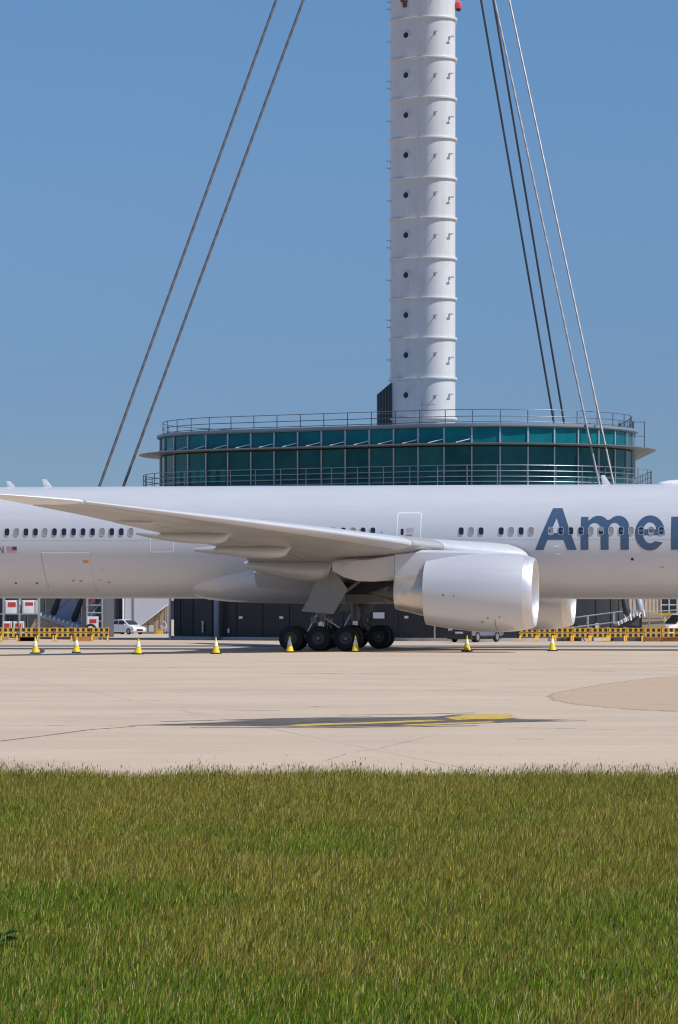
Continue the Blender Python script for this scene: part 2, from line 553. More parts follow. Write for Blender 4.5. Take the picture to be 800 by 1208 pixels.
# dark lens of old tar with a yellow arrow-like guide line
marking('tar_marking', [(135, 856.5), (200, 854), (260, 851), (300, 847.5), (400, 846.5), (520, 845), (545, 842.5), (600, 842), (622, 848.5), (660, 848.5), (690, 849), (640, 851.5), (560, 854), (470, 857.5), (380, 858), (280, 857)], 'tar', 0.004)
marking('yellow_marking', [(520, 847), (545, 843.3), (585, 842.2), (606, 842.6), (611, 847.5), (590, 849.2), (560, 849.0), (535, 850.2)], 'paint_yellow', 0.008)
marking('yellow_line', [(325, 856.6), (360, 854.4), (430, 852.6), (520, 849.0), (535, 850.6), (450, 853.9), (385, 856.0), (345, 857.6)], 'paint_yellow', 0.009)
marking('yellow_stroke', [(470, 855.3), (520, 853.4), (585, 851.2), (592, 852.4), (530, 855.2), (480, 856.6)], 'paint_yellow', 0.0095)
def streak(name, pts, wpx, mat, z):
    mm = MB()
    P = [gp(*p) for p in pts]
    for a, b in zip(P, P[1:]):
        d = Vector((b[0] - a[0], b[1] - a[1], 0)).normalized()
        n_ = Vector((-d.y, d.x, 0)) * wpx
        mm.flat([(a[0] - n_.x, a[1] - n_.y), (b[0] - n_.x, b[1] - n_.y), (b[0] + n_.x, b[1] + n_.y), (a[0] + n_.x, a[1] + n_.y)], z)
    o = mm.build(name, mat, smooth=0)
    return struct(film(o, [.9] * len(o.data.vertices)))
streak('sealed_crack', [(-40, 879), (25, 871.5), (65, 866.5), (105, 861), (160, 857)], 0.035, 'tar', 0.005)
streak('sealed_crack', [(380, 899), (410, 889), (445, 883.5), (520, 866)], 0.022, 'tar_faint', 0.005)
streak('sealed_crack', [(600, 858.5), (700, 860.3), (800, 862), (900, 863.5)], 0.11, 'tar_faint', 0.005)
streak('sealed_crack', [(-30, 855.8), (60, 856.2), (160, 856.5)], 0.09, 'tar_faint', 0.0055)
for (x0, x1, y_, wd) in ((75, 88, 851, .10), (260, 330, 838.5, .16), (365, 388, 834, .16), (507, 568, 814.5, .26), (545, 790, 782.5, .42), (160, 250, 843.5, .06), (700, 725, 792.5, .2), (215, 245, 841.5, .1), (330, 470, 795, .5), (100, 190, 827, .12), (610, 640, 872, .08), (600, 790, 790, .3), (0, 300, 788, .35)):
    streak('oil_streak', [(x0, y_), ((x0 + x1) / 2, y_ - .4), (x1, y_)], wd, 'tar_faint', 0.006)
for pts_, wd_ in (([(150, 856.2), (240, 853.6), (330, 851.6)], .09), ([(190, 851.5), (300, 848.6), (440, 845.4)], .08), ([(225, 858.4), (380, 858.6), (565, 856.4)], .10),
                  ([(545, 853.6), (620, 851.6), (692, 850.4)], .08), ([(400, 843.8), (500, 842.6), (560, 841.0)], .07), ([(300, 855.6), (420, 849.6), (500, 846.4)], .07)):
    streak('tar_streak', pts_, wd_, 'tar', 0.0075)
for (x0, x1, y_) in ((-60, 48, 783.0), (60, 105, 781.6), (560, 602, 775.6), (700, 728, 773.8), (780, 792, 773.2), (160, 200, 779.5)):
    streak('white_marking', [(x0, y_), (x1, y_ - .7)], .55, 'paint_white', 0.006)
# darker service road behind the aircraft
struct(MB().flat([(-120, 206), (120, 188), (120, 197), (-120, 216)], 0.004).build('service_road', 'road', smooth=0))

# ------------------------------------------------------------------ control tower: rounded triangle plan, front corner 30 degrees right of the camera
TX, TY = 6.14, 248.0
VD = [(-1.0, 0.0), (0.5, -0.8660254), (0.5, 0.8660254)]
def rtri(a, rc, n=64):
    """list of (x, y, normal x, normal y) counter-clockwise by normal angle; evenly spaced along the outline"""
    segs = []
    dirs = sorted(VD, key=lambda d: math.atan2(d[1], d[0]))
    pts = []
    for i, d in enumerate(dirs):
        th = math.atan2(d[1], d[0])
        for k in range(41):
            an = th - PI / 3 + (2 * PI / 3) * k / 40
            pts.append((a * d[0] + rc * math.cos(an), a * d[1] + rc * math.sin(an), math.cos(an), math.sin(an)))
    L = [0]
    for i in range(len(pts)):
        p, q = pts[i], pts[(i + 1) % len(pts)]
        L.append(L[-1] + math.hypot(q[0] - p[0], q[1] - p[1]))
    out = []
    for k in range(n):
        t = L[-1] * k / n
        i = max(j for j in range(len(pts)) if L[j] <= t)
        p, q = pts[i], pts[(i + 1) % len(pts)]
        s_ = (t - L[i]) / max(1e-9, L[i + 1] - L[i])
        v = [p[c] + (q[c] - p[c]) * s_ for c in range(4)]
        nn = math.hypot(v[2], v[3])
        out.append((v[0], v[1], v[2] / nn, v[3] / nn))
    return out
def ring_at(a, rc, z, n=128):
    return [(p[0], p[1], z) for p in rtri(a, rc, n)]

# --- the glazed drum
DA, DR = 8.9, 10.3
Z_FLOOR, Z_CAN, Z_TOP, Z_ROOF = 10.55, 13.42, 14.55, 14.82
drum = thing('rotunda_building', 'round teal glazed building with roof railing standing behind the airliner', 'building', (TX, TY, 0))
MB().loft([ring_at(DA, DR - 1.0, -0.05), ring_at(DA, DR - 1.0, Z_FLOOR - 0.36)]).build('podium_wall', 'charcoal', drum)
MB().loft([ring_at(DA, DR + 1.35, Z_FLOOR - 0.35), ring_at(DA, DR + 1.35, Z_FLOOR)]).build('balcony_slab', 'concrete', drum)
MB().loft([ring_at(DA, DR - 0.12, Z_FLOOR + 0.003), ring_at(DA, DR - 0.12, Z_TOP)]).build('inner_wall', 'dark', drum)
MB().loft([ring_at(DA, DR + .1, Z_TOP + 0.003), ring_at(DA, DR + 0.28, Z_TOP + 0.1), ring_at(DA, DR + .28, Z_ROOF), ring_at(DA, DR - .3, Z_ROOF + .05)]).build('roof', 'roofedge', drum)
MB().loft([ring_at(DA, DR + 0.02, Z_CAN - 0.06), ring_at(DA, DR + 1.55, Z_CAN - 0.035), ring_at(DA, DR + 1.57, Z_CAN + 0.015), ring_at(DA, DR + 0.02, Z_CAN + 0.06)]).build('canopy', 'roofedge', drum)
NB = 58
PL = rtri(DA, DR, NB)
back_u, back_l = MB(), MB()
see_through = {}
def pane_quad(p, q, z0, z1, off=0.0, inset=0.05):
    d = Vector((q[0] - p[0], q[1] - p[1], 0))
    d.normalize()
    a = Vector((p[0] + p[2] * off, p[1] + p[3] * off, 0)) + d * inset
    b = Vector((q[0] + q[2] * off, q[1] + q[3] * off, 0)) - d * inset
    nn = Vector((d.y, -d.x, 0))
    return [a + Vector((0, 0, z0)), b + Vector((0, 0, z0)), b + Vector((0, 0, z1)), a + Vector((0, 0, z1))], nn * -0.03
for k in range(NB):
    p, q = PL[k], PL[(k + 1) % NB]
    mid = ((p[0] + q[0]) / 2, (p[1] + q[1]) / 2)
    qu, e = pane_quad(p, q, Z_CAN + 0.07, Z_TOP - 0.02)
    ql, e = pane_quad(p, q, Z_FLOOR + 0.02, Z_CAN - 0.17)
    facing = (p[2] + q[2]) * 0.0 + (p[3] + q[3]) < 0.45
    if not facing:
        back_u.prism(qu, e)
        back_l.prism(ql, e)
        continue
    bay = MB()
    rot = Matrix.Rotation(math.atan2(p[3], p[2]), 3, 'Z')
    bay.box((p[0] + p[2] * .03, p[1] + p[3] * .03, (Z_FLOOR + Z_CAN - .17) / 2), (.14, .09, Z_CAN - .17 - Z_FLOOR - .01), rot)
    bay.box((p[0] + p[2] * .03, p[1] + p[3] * .03, (Z_TOP + Z_CAN + .06) / 2), (.14, .11, Z_TOP - Z_CAN - .08), rot)
    wb = bay.build('window_bay', 'mullion', drum, smooth=0)
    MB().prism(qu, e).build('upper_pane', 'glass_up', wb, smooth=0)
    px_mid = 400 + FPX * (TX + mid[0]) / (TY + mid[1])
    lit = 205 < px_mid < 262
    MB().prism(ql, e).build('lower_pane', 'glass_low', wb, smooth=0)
    if lit:
        d_ = (Vector(q[:2]) - Vector(p[:2]))
        mm = MB()
        for (t0, t1) in ((.18, .42), (.62, .88)):
            a = (p[0] + d_.x * t0, p[1] + d_.y * t0, p[2], p[3])
            b = (p[0] + d_.x * t1, p[1] + d_.y * t1, p[2], p[3])
            qq, ee = pane_quad(a, b, Z_FLOOR + .55, Z_FLOOR + 1.55, .006, 0)
            mm.prism(qq, ee * .1)
        mm.build('far_window', 'glass_lit', wb, smooth=0)  # opaque patches on the near pane: daylight through the drum as colour
    # pivoted vent light, open at its foot
    if px_mid < 550:
        d3 = Vector((q[0] - p[0], q[1] - p[1], 0)).normalized()
        a = Vector((q[0], q[1], Z_CAN + .34)) - d3 * .12 + Vector((q[2], q[3], 0)) * .05
        b = a - d3 * .95 + Vector((0, 0, -.24)) + Vector((q[2], q[3], 0)) * .32
        MB().tube([a, b], .035, 6).build('vent_stay', 'white', wb)
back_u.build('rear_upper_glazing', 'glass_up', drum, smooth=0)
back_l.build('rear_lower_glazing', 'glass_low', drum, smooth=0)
def railing(name, a, rc, z, h, rails, mat, posts, pr=0.035, rr=0.028):
    mm = MB()
    for f_ in rails:
        mm.tube(ring_at(a, rc, z + h * f_, 144), rr, 6, closed=True)
    for p in rtri(a, rc, posts):
        mm.tube([(p[0], p[1], z), (p[0], p[1], z + h)], pr, 6)
    return mm.build(name, mat, drum)
railing('roof_railing', DA, DR - .15, Z_ROOF, 0.95, (1.0, .52, .12), 'raildark', 58)
railing('balcony_railing', DA, DR + 1.25, Z_FLOOR, 1.38, (1.0, .72, .45, .2), 'rail', 58)
# steel ladder cage at the right end, aerial and little roof fittings
lx = DA * .5 + DR + .35
m = MB()
for (dx, dy) in ((0, 0), (.85, 0), (0.0, -.8)):
    m.tube([(lx + dx, -3.0 + dy, Z_CAN + .1), (lx + dx, -3.0 + dy, 15.75)], .04, 6)
for z in (15.72, 14.7, 13.9):
    m.tube([(lx - 1.1, -3.0, z), (lx + .9, -3.0, z)], .03, 6)
    m.tube([(lx, -3.8, z), (lx, -3.0, z)], .03, 6)
m.build('ladder_cage', 'raildark', drum)
MB().bx(lx - .05, lx + .06, -3.2, -3.05, Z_FLOOR, Z_CAN - .2).build('downpipe', 'raildark', drum)
MB().tube([(wx(405, 240) - TX, -6, Z_ROOF), (wx(405, 240) - TX, -6, Z_ROOF + 1.9)], .03, 6).build('whip_aerial', 'galv', drum)
ax = wx(498, 235) - TX
MB().tube([(ax, -13, Z_ROOF), (ax, -13, Z_ROOF + 2.0)], .025, 6).tube([(ax - .25, -13, Z_ROOF + 1.55), (ax + .9, -13, Z_ROOF + 1.55)], .02, 6).build('roof_aerial', 'raildark', drum)
bx_ = wx(737, 240) - TX
MB().bx(bx_ - .1, bx_ + .1, -3.9, -3.7, Z_ROOF, Z_ROOF + .75).build('roof_vent', 'dark', drum)
# ground floor: pillars, kerb, signs, lamps on the charcoal wall
PW = rtri(DA, DR - 1.0, 720)
def on_wall(px):
    best = None
    for p in PW:
        if p[3] > 0.2:
            continue
        e = abs(400 + FPX * (TX + p[0]) / (TY + p[1]) - px)
        if best is None or e < best[0]:
            best = (e, p)
    return best[1]
for px in (261, 710):
    p = on_wall(px)
    MB().tube([(p[0] + p[2] * .5, p[1] + p[3] * .5, 0), (p[0] + p[2] * .5, p[1] + p[3] * .5, Z_FLOOR - .36)], .2, 16).build('pillar', 'pillar', drum)
m = MB()
for k in range(0, 720, 15):                        # upright ribs of the cladding
    p = PW[k]
    if p[3] < .3:
        rot = Matrix.Rotation(math.atan2(p[3], p[2]), 3, 'Z')
        m.box((p[0] + p[2] * .02, p[1] + p[3] * .02, 2.6), (.05, .06, 4.6), rot)
m.build('cladding_ribs', 'charcoal', drum, smooth=0)
m = MB().loft([ring_at(DA, DR - .78, -.02), ring_at(DA, DR - .78, .22), ring_at(DA, DR - .98, .22)], cap=False)
m.build('kerb', 'concrete', drum, smooth=20)
def wall_plate(name, px, py, wpx, hpx, mat, out=.08):
    p = on_wall(px)
    Y = TY + p[1]
    sc = FPX / Y
    rot = Matrix.Rotation(math.atan2(p[3], p[2]), 3, 'Z')
    return MB().box((p[0] + p[2] * out, p[1] + p[3] * out, wz(py, Y)), (.06, wpx / sc, hpx / sc), rot).build(name, mat, drum, smooth=0)
sg = wall_plate('sign', 447, 726, 15, 7, 'white')
for (px, py) in ((284, 728.5), (333, 728.5), (480.5, 728)):
    wall_plate('wall_lamp', px, py, 5, 3, 'white')
wall_plate('meter_box', 240.5, 742, 2.6, 8, 'galv')
wall_plate('small_sign', 240.5, 735, 4, 5, 'concrete')
wall_plate('door', 270, 744, 3, 5, 'galv')
wall_plate('conduit', 513, 744, 1.6, 18, 'galv')
wall_plate('panel', 703, 742, 8, 14, 'bluegrey')
# the sign carries a line of dark lettering: too small to read, set as a row of bars
p = on_wall(447)

# --- the mast
MA, MR = 1.15, 1.50
mast = thing('control_tower_mast', 'tall white steel mast ringed with flanges rising from the glazed building', 'tower', (TX + .27, TY, 0))
ring_y = [493 - 47.33 * k for k in range(0, 24)]
Yn = TY - 2.3
ring_z = [wz(y, Yn) for y in ring_y]
m = MB()
m.loft([ring_at(MA, MR, Z_ROOF - .1, 96)] + [ring_at(MA, MR, z, 96) for z in ring_z[1:]])
m.build('shaft', 'mast', mast)
for i, z in enumerate(ring_z):
    g = MB().loft([ring_at(MA, MR + .002, z - .09, 96), ring_at(MA, MR + .13, z - .085, 96), ring_at(MA, MR + .15, z - .02, 96), ring_at(MA, MR + .15, z + .02, 96), ring_at(MA, MR + .13, z + .075, 96), ring_at(MA, MR + .002, z + .08, 96)], cap=False)
    g.build('flange_ring', 'mast', mast)
MB().loft([ring_at(MA, MR + .25, Z_ROOF, 96), ring_at(MA, MR + .25, Z_ROOF + .25, 96)]).build('base_flange', 'mast', mast)
PM = rtri(MA, MR, 720)
def on_mast(px):
    best = None
    for p in PM:
        if p[3] > 0.3:
            continue
        e = abs(400 + FPX * (TX + .27 + p[0]) / (TY + p[1]) - px)
        if best is None or e < best[0]:
            best = (e, p)
    return best[1]
def oriented(p, z):
    """frame at a point of the mast: x = outward, y = along, z = up"""
    return Matrix.Translation((p[0], p[1], z)) @ Matrix.Rotation(math.atan2(p[3], p[2]), 4, 'Z')
def instance(me_objs, mat4, parent):
    root = copy_tree(me_objs, parent)
    root.matrix_local = mat4
    return root
# porthole: white rim with a dark pane
ph = MB().lathe([(-.02, .30), (.10, .30), (.12, .27), (.10, .22), (-.02, .21)], (0, 0, 0), 'x', 28).build('porthole', 'mast', mast)
MB().lathe([(.03, .001), (.03, .21)], (0, 0, 0), 'x', 28).build('pane', 'pane_dark', ph)
# step brackets of two lengths: an arm with a plate and a hanging strap
def bracket(L):
    b = MB().box((L / 2, 0, 0), (L, .06, .06)).box((L - .03, 0, .03), (.07, .30, .09)).box((.015, 0, -.03), (.03, .16, .22))
    return b.build('bracket', 'galv', mast, smooth=0)
br_a, br_b = bracket(.36), bracket(.27)
pw, pa, pb, pc = on_mast(479.5), on_mast(513.5), on_mast(530), on_mast(463.2)
pc2 = PM[max(range(720), key=lambda i: -PM[i][0])]
first = {'p': True, 'a': True, 'b': True}
def put(proto, key, mat4):
    if first[key]:
        first[key] = False
        proto.matrix_local = mat4
    else:
        instance(proto, mat4, mast)
pitch = ring_z[1] - ring_z[0]
for i in range(len(ring_z) - 1):
    zt = ring_z[i + 1]
    put(ph, 'p', oriented(pw, zt - pitch * .415))
    put(br_a, 'a', oriented(pa, zt - pitch * (.40 if i % 2 else .46)))
    (put(br_a, 'a', oriented(pb, zt - pitch * .5)) if i % 2 else put(br_b, 'b', oriented(pb, zt - pitch * .42)))
    put(br_b, 'b', oriented(pc2, zt - pitch * .5))
    if i % 2 == 0:
        put(br_b, 'b', oriented(pc2, zt - pitch * .68))
# brown louvred lean-to on the left flank of the mast
lm = MB()
xa, xb = wx(445, 247) - TX - .27, wx(461.5, 247) - TX - .27
zb0, zt0, zt1 = Z_ROOF + .1, wz(465, 247), wz(451, 247)
lm.prism([(xa, -.6, zb0), (xb, -.6, zb0), (xb, -.6, zt1), (xa, -.6, zt0)], (0, 1.5, 0))
lo = lm.build('louvred_housing', 'brownlouvre', mast, smooth=0)
m = MB()
for t in np.linspace(0, 1, 6):
    x = xa + (xb - xa) * t
    m.bx(x - .025, x + .025, -.66, -.6, zb0, zt0 + (zt1 - zt0) * t)
m.bx(xa, xb, -.655, -.6, zb0 + 1.5, zb0 + 1.58)
m.build('louvre_frame', 'raildark', lo, smooth=0)
# red obstruction light on an arm, rust-stained bracket at the top of the picture
xr = wx(541.5, Yn) - TX - .27
zr = wz(6, Yn)
ob = MB().tube([(xr - .45, -1.2, zr - .15), (xr, -1.2, zr - .15), (xr, -1.2, zr - .02)], .045, 8).build('beacon_arm', 'galv', mast)
MB().lathe([(-.12, .02), (-.12, .2), (.0, .24), (.32, .22), (.46, .1), (.5, .01)], (xr, -1.2, zr + .05), 'z', 20).build('beacon_lens', 'beacon', ob)
MB().lathe([(-.3, .02), (-.3, .13), (-.12, .2), (-.12, .02)], (xr, -1.2, zr + .05), 'z', 20).build('beacon_base', 'dark', ob)
ps = on_mast(478)
o = MB().box((.16, 0, 0), (.34, .42, .14)).box((.05, 0, -.25), (.1, .3, .4)).build('junction_box', 'rust', mast, smooth=0)
o.matrix_local = oriented(ps, wz(-1, Yn))
# cable collar high above the picture
zc = wz(-250, TY)
MB().loft([ring_at(MA, MR + .1, zc - 1.2, 96), ring_at(MA, MR + .9, zc - .4, 96), ring_at(MA, MR + .9, zc + .4, 96), ring_at(MA, MR + .1, zc + 1.2, 96)]).build('cable_collar', 'mast', mast)

# --- stay cables: three pairs, each line found from two sighted points at known depths
def sight(px, py, Y):
    return Vector((wx(px, Y), Y, wz(py, Y)))
def stay(a, b, r, mat, label, sock, t0=-.75, t1=1.0):
    A, B = sight(*a), sight(*b)
    p0, p1 = A + (A - B) * (-t0), A + (B - A) * t1
    base = p1
    mm = MB()
    mm.tube([p0 - base, Vector((0, 0, 0))], r, 10)
    o = mm.build('stay_cable', mat)
    o.location = base
    tag(o, label, 'cable', 'stay cables of the control tower')
    d = (p0 - p1).normalized()
    if sock:
        e_ = MB().tube([d * 1.75, d * 1.5, d * .55, d * .15, d * -.02], [r * 1.15, .17, .24, .24, .16], 16).build('end_socket', sock, o)
        n_ = d.cross(Vector((0, 1, 0))).normalized()
        for s_ in (-.17, .17):
            MB().tube([n_ * s_ + d * .2, n_ * s_ - d * .42], .055, 8).build('anchor_rod', 'white', e_)
    else:
        MB().tube([d * -.05, d * .5], r * 1.8, 12).build('end_socket', 'galv', o)
    return o
def ext(a, b, z):
    """parameter along a->b where the height reaches z"""
    A, B = sight(*a), sight(*b)
    return (A.z - z) / (A.z - B.z)
def stay_to(a, b, r, mat, label, ztop, zbot, sock=None):
    return stay(a, b, r, mat, label, sock, ext(a, b, ztop), ext(a, b, zbot))
ZC_TOP = zc
stay_to((326, 0, 246.5), (118, 572, 247.4), .105, 'cable', 'outermost grey cable on the left of the tower, reaching lowest left behind the tail', ZC_TOP, 1.75, 'bumper')
stay_to((358, 0, 247.0), (147, 570, 248.4), .105, 'cable', 'inner grey cable on the left of the tower, nearer the mast', ZC_TOP, 1.30, 'bumper')
stay_to((567.5, 0, 249.6), (652, 490, 262), .085, 'cable_dark', 'dark cable closest to the mast on its right, ending behind the roof railing', ZC_TOP, Z_ROOF + .05)
stay_to((582.0, 0, 250), (664, 490, 263), .085, 'cable_dark', 'second dark cable right of the mast, crossing behind a bright one near the top', ZC_TOP, Z_ROOF + .05)
stay_to((583.5, 0, 240), (706.7, 570, 230.6), .075, 'cable_pale', 'bright cable in front of the glazing, inner of the two bright ones', ZC_TOP, 1.80, 'bumper')
stay_to((601, 0, 240), (723.8, 570, 231.0), .075, 'cable_pale', 'bright cable in front of the glazing, farthest right of all cables', ZC_TOP, 2.05, 'bluegrey')

# ------------------------------------------------------------------ the airliner (local frame: x forward, y to port, z up, origin under the main gear)
jet = thing('airliner', 'silver wide-body airliner with grey-blue lettering parked across the apron', 'airliner', (0, 185, 0))
jet.rotation_euler = (0, R(0.1), R(-9.75))
FC, FR = 5.87, 3.09
def fus_ring(x, zc_, ry, rz, n=160):
    return [(x, ry * math.cos(2 * PI * k / n), zc_ + rz * math.sin(2 * PI * k / n)) for k in range(n)]
st = [(37.1, 4.95, .03, .03), (36.9, 4.95, .45, .42), (36.3, 4.98, .95, .88), (35.2, 5.10, 1.55, 1.45), (33.8, 5.28, 2.1, 2.0), (32, 5.52, 2.6, 2.55), (30.2, 5.70, 2.9, 2.88), (28.4, 5.81, 3.04, 3.04), (26.6, FC, FR, FR)]
st += [(x, FC, FR, FR) for x in (20, 10, 0, -10, -16, -19)]
st += [(-21, 5.95, 3.04, 3.0), (-23.5, 6.18, 2.85, 2.78), (-26.5, 6.55, 2.4, 2.42), (-29.5, 6.95, 1.8, 2.0), (-32.5, 7.3, 1.15, 1.5), (-35, 7.6, .5, .95), (-36.5, 7.75, .12, .5)]
MB().loft([fus_ring(*a) for a in st]).build('fuselage', 'skin', jet)
# belly fairing
def sup(x, zc_, a, b, n=96, e=2.5):
    out = []
    for k in range(n):
        t = 2 * PI * k / n
        c, s_ = math.cos(t), math.sin(t)
        out.append((x, a * math.copysign(abs(c) ** (2 / e), c), zc_ + b * math.copysign(abs(s_) ** (2 / e), s_)))
    return out
bf = [(-9.0, 4.15, 1.6, .8), (-8.2, 4.1, 1.9, 1.14), (-7.2, 4.05, 2.2, 1.33), (-6, 4.02, 2.46, 1.42), (-4, 4.0, 2.76, 1.46), (-1.5, 3.98, 3.08, 1.46), (2, 3.98, 3.38, 1.46), (6, 4.0, 3.32, 1.42), (8.5, 4.05, 3.0, 1.32), (10.2, 4.1, 2.6, 1.15), (11.4, 4.15, 2.0, .8)]
MB().loft([sup(*a) for a in bf]).build('belly_fairing', 'skin', jet)

# --- cabin windows
def side_y(z, off=0.0, side=-1):
    return side * math.sqrt(max(0, (FR + off) ** 2 - (z - FC) ** 2))
def side_pt(x, z, off=0.0, side=-1):
    an = math.asin(max(-1, min(1, (z - FC) / FR)))
    return Vector((x, side * (FR + off) * math.cos(an), FC + (FR + off) * math.sin(an)))
ZW = 6.385
def rrect(w_, h_, r_, n=5):
    out = []
    for cx, cz, a0 in ((w_ / 2 - r_, h_ / 2 - r_, 0), (-w_ / 2 + r_, h_ / 2 - r_, 90), (-w_ / 2 + r_, -h_ / 2 + r_, 180), (w_ / 2 - r_, -h_ / 2 + r_, 270)):
        for k in range(n + 1):
            a = R(a0 + 90 * k / n)
            out.append((cx + r_ * math.cos(a), cz + r_ * math.sin(a)))
    return out
def ring_frame(o1, o2, y0, y1):
    mm = MB()
    rings = [[(p[0], y0, p[1]) for p in o1], [(p[0], y1, p[1]) for p in o1], [(p[0], y1, p[1]) for p in o2], [(p[0], y0, p[1]) for p in o2]]
    mm.loft(rings, closed=True, cap=False)
    return mm
wtilt = math.asin((ZW - FC) / FR)
def make_window(pane_mat, half=False):
    f_ = ring_frame(rrect(.31, .46, .125), rrect(.255, .40, .105), .01, -.016).build('window', 'wframe', None)
    MB().add([(p[0], -.006, p[1]) for p in rrect(.26, .405, .105)], [tuple(range(24))]).build('pane', pane_mat, f_, smooth=0)
    if half:
        MB().add([(p[0], -.009, p[1] * .5 + .1) for p in rrect(.25, .40, .10)], [tuple(range(24))]).build('shade', 'pane_shade', f_, smooth=0)
    f_.parent = jet
    return f_
PITCH = .5334
def unpx(px, y=-3.1):
    c, s_ = math.cos(R(9.75)), math.sin(R(9.75))
    u = (px - 400) / FPX
    return (u * (185 + y * c) - y * s_) / (c + u * s_)
wins = []
lp = [25, 62, 97, 133, 169, 205, 240, 277, 312, 348, 385, 420, 457, 493]
for i in range(14):
    wins.append((unpx(7.9) + (unpx(154) - unpx(7.9)) * i / 13, i in (1, 4, 10, 13)))
for i in range(1, 4):
    wins.append((unpx(7.9) - PITCH * i, i == 2))
x0 = unpx(439.5)
for i in range(8):
    wins.append((x0 - PITCH * i, i in (2, 7)))
x0 = unpx(543.8)
for i, sh in enumerate((0, 1, 0)):
    wins.append((x0 + PITCH * i, sh))
x0 = unpx(591)
for i, sh in enumerate((0, 1, 0, 1)):
    wins.append((x0 + PITCH * i, sh))
x0, x1 = unpx(649.5), unpx(780)
for i, sh in enumerate((1, 0, 0, 0, 1, 2, 1, 0, 1, 0, 1, 0)):
    wins.append((x0 + (x1 - x0) * i / 11, sh))
for i in range(6):
    wins.append((x1 + PITCH * (i + 3), i % 3 == 1))
protos = [make_window('pane_dark'), make_window('pane_shade'), make_window('pane_dark', True)]
used = [False] * 3
for x, sh in wins:
    k = int(sh)
    o = copy_tree(protos[k], jet) if used[k] else protos[k]
    used[k] = True
    p = side_pt(x, ZW, .004)
    o.location = p
    o.rotation_euler = (-wtilt, 0, 0)

# --- doors: white outlines following the hull, with small window and placard
def hull_strip(pts, half, off=.006):
    """a painted line on the starboard side through (x, z) points"""
    mm = MB()
    P = []
    for (a, b) in zip(pts, pts[1:]):
        n_ = max(1, int(math.dist(a, b) / .12))
        for i in range(n_):
            P.append((a[0] + (b[0] - a[0]) * i / n_, a[1] + (b[1] - a[1]) * i / n_))
    P.append(pts[-1])
    L, Rr = [], []
    for i, p in enumerate(P):
        a, b = P[max(0, i - 1)], P[min(len(P) - 1, i + 1)]
        d = Vector((b[0] - a[0], b[1] - a[1])).normalized()
        nx, nz = -d.y * half, d.x * half
        L.append(side_pt(p[0] + nx, p[1] + nz, off))
        Rr.append(side_pt(p[0] - nx, p[1] - nz, off))
    n_ = len(P)
    mm.add(L + Rr, [(i, i + 1, n_ + i + 1, n_ + i) for i in range(n_ - 1)])
    return mm
def hull_panel(x0, x1, z0, z1, off):
    mm = MB()
    n_ = max(2, int((z1 - z0) / .1))
    a = [side_pt(x0, z0 + (z1 - z0) * i / n_, off) for i in range(n_ + 1)]
    b = [side_pt(x1, z0 + (z1 - z0) * i / n_, off) for i in range(n_ + 1)]
    mm.add(a + b, [(i, i + 1, n_ + 2 + i, n_ + 1 + i) for i in range(n_)])
    return mm
def rounded(x0, x1, z0, z1, r_):
    cx, cz = (x0 + x1) / 2, (z0 + z1) / 2
    pts = [(cx + p[0], cz + p[1]) for p in rrect(x1 - x0, z1 - z0, r_, 4)]
    return pts + [pts[0]]
for (xa_, xb_) in ((unpx(468), unpx(496)), (unpx(177), unpx(204.5)), (unpx(1040), unpx(1068))):
    d = hull_panel(xa_, xb_, 5.30, 7.38, .003).build('door', 'skin', jet)
    hull_strip(rounded(xa_, xb_, 5.30, 7.38, .12), .028, .006).build('door_outline', 'outline', d, smooth=0)
    hull_panel(xa_ + .2, xa_ + .36, 6.2, 6.52, .008).build('door_window', 'pane_dark', d)
    hull_panel(xa_ + .5, xa_ + .9, 6.33, 6.58, .007).build('placard', 'wframe', d)
    MB().tube([side_pt(xa_ + .5, 6.2, .012), side_pt(xa_ + .85, 6.2, .012)], .018, 6).build('door_handle', 'red', d)
xa_, xb_ = unpx(48), unpx(106)
d = hull_panel(xa_, xb_, 3.35, 5.25, .003).build('cargo_door', 'skin', jet)
hull_strip([(xa_, 5.27), (xb_, 5.27)], .035, .02).build('hinge_line', 'outline', d, smooth=0)
hull_strip([(xa_, 5.24), (xa_ + .06, 4.4), (xa_ + .12, 3.35)], .012).build('door_seam', 'geargrey', d, smooth=0)
hull_strip([(xb_, 5.24), (xb_, 3.35)], .008).build('door_seam', 'wing', d, smooth=0)
def small_panel(px, py, wpx, hpx, mat):
    x = unpx(px)
    z = 2.3 + (716.7 - py) / 21.9
    w2, h2 = wpx / 43.8, hpx / 43.8
    hull_panel(x - w2, x + w2, z - h2, z + h2, .006).build('service_panel', mat, jet)
for a in ((100, 662.5, 7, 3.5, 'orange'), (82, 685, 4, 2, 'orange'), (91, 685.5, 4, 2, 'orange'), (114, 684.5, 4, 2.5, 'wframe'), (119, 672, 4, 2, 'wframe'), (123.5, 687, 4, 2, 'orange'), (106, 696, 3, 2, 'wframe'), (656, 645, 6, 2, 'outline'), (658.5, 653.5, 5, 2, 'outline'), (745.5, 660, 3, 3, 'dark'), (780, 669, 5, 2, 'wing'), (13, 688, 2, 2, 'dark'), (38, 688, 2, 2, 'dark'), (614, 628.5, 1.5, 1.5, 'geargrey'), (450, 628.5, 1.5, 1.5, 'geargrey')):  # orange entries: sun glints painted onto tiny panels
    small_panel(*a)
hull_strip([(-21, 5.93), (27, 5.93)], .006).build('lap_joint', 'wing', jet, smooth=0)

